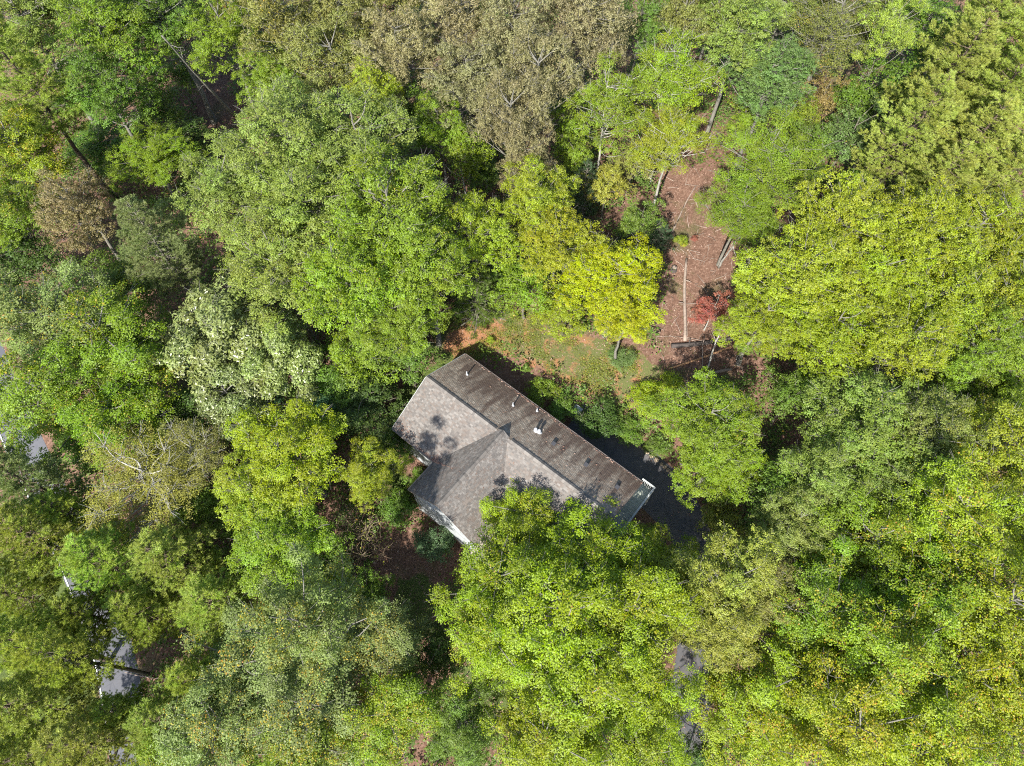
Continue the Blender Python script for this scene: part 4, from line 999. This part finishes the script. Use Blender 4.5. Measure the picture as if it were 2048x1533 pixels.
# stump, utility box
p = at_ground(1347, 540); e = empty('stump', p); tag(e, 'charred dark stump left of the long pale log', 'stump')
m = MB(); m.tube([(0, 0, -0.1), (0, 0, 0.1), (0.02, 0, 0.38)], [0.42, 0.32, 0.28], 11, cap=True); m.build('stump_body', M_DARKWOOD, e)
m = MB(); m.tube([(0.02, 0, 0.37), (0.02, 0, 0.40)], [0.22, 0.20], 11, cap=True); m.build('cut_face', M_PALEWOOD, e)
p = at_ground(1153, 826); e = empty('utility_box', p, HU); tag(e, 'small white utility box between two shrubs behind the house', 'utility box')
m = MB(); m.box((-0.4, -0.4, -0.4), (0.4, 0.4, 0.7)); m.build('cabinet', M_WPIPE, e)
m = MB(); m.tube([(0, 0, 0.7), (0, 0, 0.74)], [0.33, 0.31], 14, cap=True); m.build('fan_grille', M_METAL, e)
m = MB(); m.box((-0.44, -0.44, 0.62), (0.44, -0.405, 0.68)); m.build('trim', M_METAL, e)

# driveway edging of rough stones
eg = empty('stone_edging', at_ground(1280, 890)); eo = np.array(eg.location); tag(eg, 'row of rough tan stones edging the far side of the driveway', 'edging')
M_STONE = plain('edging_stone', (0.34, 0.27, 0.19), 0.9, 0.5, 6.0)
EP = np.array([at_ground(*q) for q in [(1232, 862), (1262, 880), (1290, 900), (1318, 924), (1345, 950)]])
sg = np.r_[0, np.cumsum(np.linalg.norm(np.diff(EP[:, :2], axis=0), axis=1))]; s_ = 0.0
while s_ < sg[-1]:
    q = np.array([np.interp(s_, sg, EP[:, k]) for k in range(3)]); m = MB(); sz = rng.uniform(0.15, 0.28)
    vv = norm(sph(8, -1)) * sz * np.array([1.2, 0.8, 0.6]); ang = np.linspace(0, 6.283, 6, endpoint=False)
    ring = lambda f, z: [(math.cos(a) * sz * f * rng.uniform(.8, 1.2), math.sin(a) * sz * f * rng.uniform(.8, 1.2), z) for a in ang]
    V = ring(1, -0.15) + ring(1.05, 0.05) + ring(0.6, 0.16)
    m.add(V, [(i, (i + 1) % 6, 6 + (i + 1) % 6, 6 + i) for i in range(6)] + [(6 + i, 6 + (i + 1) % 6, 12 + (i + 1) % 6, 12 + i) for i in range(6)] + [tuple(range(12, 18))], (rng.random(), .5, .5))
    o = m.build('stone', M_STONE, eg); o.location = q - eo; s_ += sz * rng.uniform(1.7, 2.3)

# ------------------------------------------------------------------ ground stuff: undergrowth, weeds, grass, litter
def scatter(n, poly=None, box=(-60, 62, -3, 92)):
    x = rng.uniform(box[0], box[1], n); y = rng.uniform(box[2], box[3], n); q = ground_px(x, y)
    ok = (q[:, 0] > -60) & (q[:, 0] < 2110) & (q[:, 1] > -40) & (q[:, 1] < 1590)
    if poly is not None: ok &= poly_mask(q, poly, 12) > rng.random(n)
    return x[ok], y[ok], q[ok]
OPEN = [YARD, [(1300, 330), (1440, 340), (1460, 480), (1520, 560), (1500, 760), (1330, 770), (1300, 640), (1330, 560)], [(1190, 840), (1260, 850), (1440, 1040), (1420, 1140), (1370, 1140), (1180, 900)],
        [(740, 1080), (880, 1060), (900, 1200), (820, 1260), (740, 1190)], [(380, 120), (450, 130), (480, 240), (440, 290), (400, 240)], [(1350, 1100), (1425, 1100), (1410, 1560), (1345, 1560)],
        [(-60, 580), (80, 740), (310, 1420), (340, 1590), (-60, 1590)], [(880, 1330), (1040, 1350), (1020, 1470), (890, 1450)],
        [(800, 690), (930, 690), (1340, 960), (1330, 1060), (1150, 1180), (980, 1140), (900, 1110), (740, 900)]]
def open_mask(q): return np.max([poly_mask(q, P_, 8) for P_ in OPEN], axis=0)
# undergrowth
x, y, q = scatter(11500); k = (open_mask(q) < 0.5); x, y, q = x[k], y[k], q[k]
dens = np.sin(x * 0.35 + 1) * np.sin(y * 0.31) + rng.normal(size=len(x)) * 0.5; k = dens > -0.75; x, y = x[k], y[k]
nb, per = len(x), 46
r = rng.uniform(0.4, 1.15, nb)[:, None, None]; hgt = rng.uniform(0.3, 2.6, nb) * rng.random(nb) + 0.25
off = rng.normal(size=(nb, per, 3)) * np.array([0.6, 0.6, 0.35]) * r
P = np.stack([x, y, ground_z(x, y) + hgt], -1)[:, None] + off; P[..., 2] = np.maximum(P[..., 2], ground_z(P[..., 0], P[..., 1]) + 0.05)
N_ = norm(np.array([0, 0, 1.0]) + rng.normal(size=P.shape) * 0.4)
A = np.stack([rng.random((nb, per)), rng.random((nb, per)), np.repeat(rng.random((nb, 1)), per, 1)], -1).reshape(-1, 3)
um = np_mesh('undergrowth', leaf_quads(P.reshape(-1, 3), N_.reshape(-1, 3), 0.25 * rng.uniform(0.6, 1.3, nb * per), 0.6), 4, A, M_LEAF)
o = link(bpy.data.objects.new('undergrowth', um)); o.color = (0.115, 0.175, 0.045, 0.05); tag(o, 'low leafy undergrowth covering the forest floor between the trees', 'undergrowth', kind='stuff')
# weeds in the yard
def weeds(poly, n, per, hh, leaf, col, turned, name, label, cat, box, spread=0.14, gate=0.0):
    x, y, q = scatter(n, poly, box)
    g = np.sin(x * 1.3 + 0.7) * np.sin(y * 1.1 + x * 0.4) + np.sin(x * 0.5 - y * 0.7) * 0.7 + rng.normal(size=len(x)) * 0.35; k = g > gate; x, y = x[k], y[k]
    m = len(x); off = rng.normal(size=(m, per, 3)) * np.array([spread, spread, hh * 0.4]); P = np.stack([x, y, ground_z(x, y) + hh * 0.6], -1)[:, None] + off
    P[..., 2] = np.maximum(P[..., 2], ground_z(P[..., 0], P[..., 1]) + 0.03)
    N_ = norm(np.array([0, 0, 0.8]) + rng.normal(size=P.shape) * 0.5)
    A = np.stack([rng.random((m, per)), rng.random((m, per)), np.repeat(rng.random((m, 1)), per, 1)], -1).reshape(-1, 3)
    me_ = np_mesh(name, leaf_quads(P.reshape(-1, 3), N_.reshape(-1, 3), leaf * rng.uniform(0.6, 1.4, m * per), 0.42), 4, A, M_LEAF)
    o = link(bpy.data.objects.new(name, me_)); o.color = (*col, turned); tag(o, label, cat, kind='stuff')
YB = (-12, 24, 14, 50)
weeds(YARD, 38000, 13, 0.15, 0.10, (0.20, 0.225, 0.055), 0.14, 'yard_weeds', 'yellow-green weeds over the sunny clay yard behind the house', 'weeds', YB, gate=-0.05)
weeds(YARD, 2200, 26, 0.45, 0.12, (0.20, 0.24, 0.05), 0.12, 'tall_weeds', 'taller weed clumps standing in the yard behind the house', 'weeds', YB, spread=0.24, gate=0.35)
weeds([(1310, 560), (1420, 560), (1400, 760), (1300, 770)], 3000, 9, 0.10, 0.09, (0.16, 0.19, 0.06), 0.1, 'clearing_weeds', 'sparse weeds in the brown clearing', 'weeds', (0, 40, 20, 60), gate=0.5)
for nm, L_, lb in (('side_grass', LAWN[0], 'dark shaded grass along the left gable wall'), ('front_grass', LAWN[1], 'shaded grass patch below the front wing'), ('roadside_grass', LAWN[3], 'mown lawn left of the road seen between the pines')):
    weeds(L_, 26000, 7, 0.10, 0.10, (0.14, 0.20, 0.045), 0.02, nm, lb, 'grass', (-45, 20, -3, 45), 0.10, gate=-0.8)
# leaf litter
x, y, q = scatter(90000, None, (-34, 36, -3, 70)); k = (open_mask(q) > 0.5) & (np.max([poly_mask(q, OPEN[i], 4) for i in (6, 8)], axis=0) < 0.5); dk = np.max([poly_mask(q, OPEN[i], 4) for i in (2, 5)], axis=0) > 0.5; k &= ~dk | (rng.random(len(x)) < 0.25); x, y = x[k][:24000], y[k][:24000]
m = len(x); P = np.stack([x, y, ground_z(x, y) + 0.035 + 0.06 * (np.max([poly_mask(ground_px(x, y), OPEN[i], 4) for i in (2, 5)], axis=0) > 0.4)], -1); N_ = norm(np.array([0, 0, 1.0]) + rng.normal(size=(m, 3)) * 0.35)
M_LIT, nt_, b_ = new_mat('dry_leaf'); r_ = rnd_attr(nt_)
nt_.links.new(ramp(nt_, r_[0], [(0, (0.10, 0.05, 0.035)), (0.4, (0.20, 0.11, 0.075)), (0.75, (0.25, 0.155, 0.115)), (1, (0.34, 0.25, 0.20))]), b_.inputs['Base Color']); b_.inputs['Roughness'].default_value = 0.7
lm_ = np_mesh('leaf_litter', leaf_quads(P, N_, 0.13 * rng.uniform(0.6, 1.4, m), 0.6), 4, rng.random((m, 3)), M_LIT)
tag(link(bpy.data.objects.new('leaf_litter', lm_)), 'dry brown fallen leaves scattered over the open ground', 'leaf litter', kind='stuff')
# sticks on the forest floor of the clearing
sb = MB()
x, y, q = scatter(5000, OPEN[1], (0, 45, 20, 65))
for k in range(min(150, len(x))):
    p = np.array([x[k], y[k], float(ground_z(x[k], y[k])) + 0.04]); a_ = rng.uniform(0, 6.28); L = rng.uniform(0.4, 1.8)
    e = p + np.array([math.cos(a_), math.sin(a_), 0]) * L; e[2] = float(ground_z(e[0], e[1])) + rng.uniform(0.03, 0.2)
    sb.tube([p, (p + e) / 2 + np.r_[rng.normal(size=2) * 0.08, 0.05], e], [0.03, 0.022, 0.008], 5, (rng.random(), .5, .5))
o = sb.build('fallen_sticks', M_PALEWOOD); tag(o, 'broken sticks and twigs littering the brown clearing', 'sticks', kind='stuff')
# fallen leaves caught on the roof: in the valley by the wing and along the eaves
RP_ = []
for (u0, v0, su, sv, n) in ((4.75, -4.55, 0.28, 0.22, 150), (1.0, -4.2, 0.7, 0.3, 120), (4.2, -4.62, 1.4, 0.06, 160), (9.5, 4.6, 5.5, 0.07, 260), (11, 3.2, 5, 0.9, 60), (10.8, -2.9, 0.9, 1.0, 60)):
    uu = np.clip(u0 + rng.normal(size=n) * su, 0.05, LEN - 0.05); vv = np.clip(v0 + rng.normal(size=n) * sv, -HW + 0.02, HW - 0.02)
    zz = np.maximum(-RISE / HW * np.abs(vv), np.where(vv < 0, WUP - WR / WHW * np.abs(uu - WX), -99)) + 0.04
    RP_.append(np.stack([h2w(a_, c_, z_) for a_, c_, z_ in zip(uu, vv, zz)]))
RP_ = np.concatenate(RP_); m = len(RP_)
rm_ = np_mesh('roof_leaves', leaf_quads(RP_, norm(np.array([0, 0, 1.0]) + rng.normal(size=(m, 3)) * 0.4), 0.11 * rng.uniform(0.6, 1.4, m), 0.6), 4, rng.random((m, 3)), M_LIT)
tag(link(bpy.data.objects.new('roof_leaves', rm_)), 'fallen brown leaves caught on the roof valley and eaves', 'leaf litter', kind='stuff')
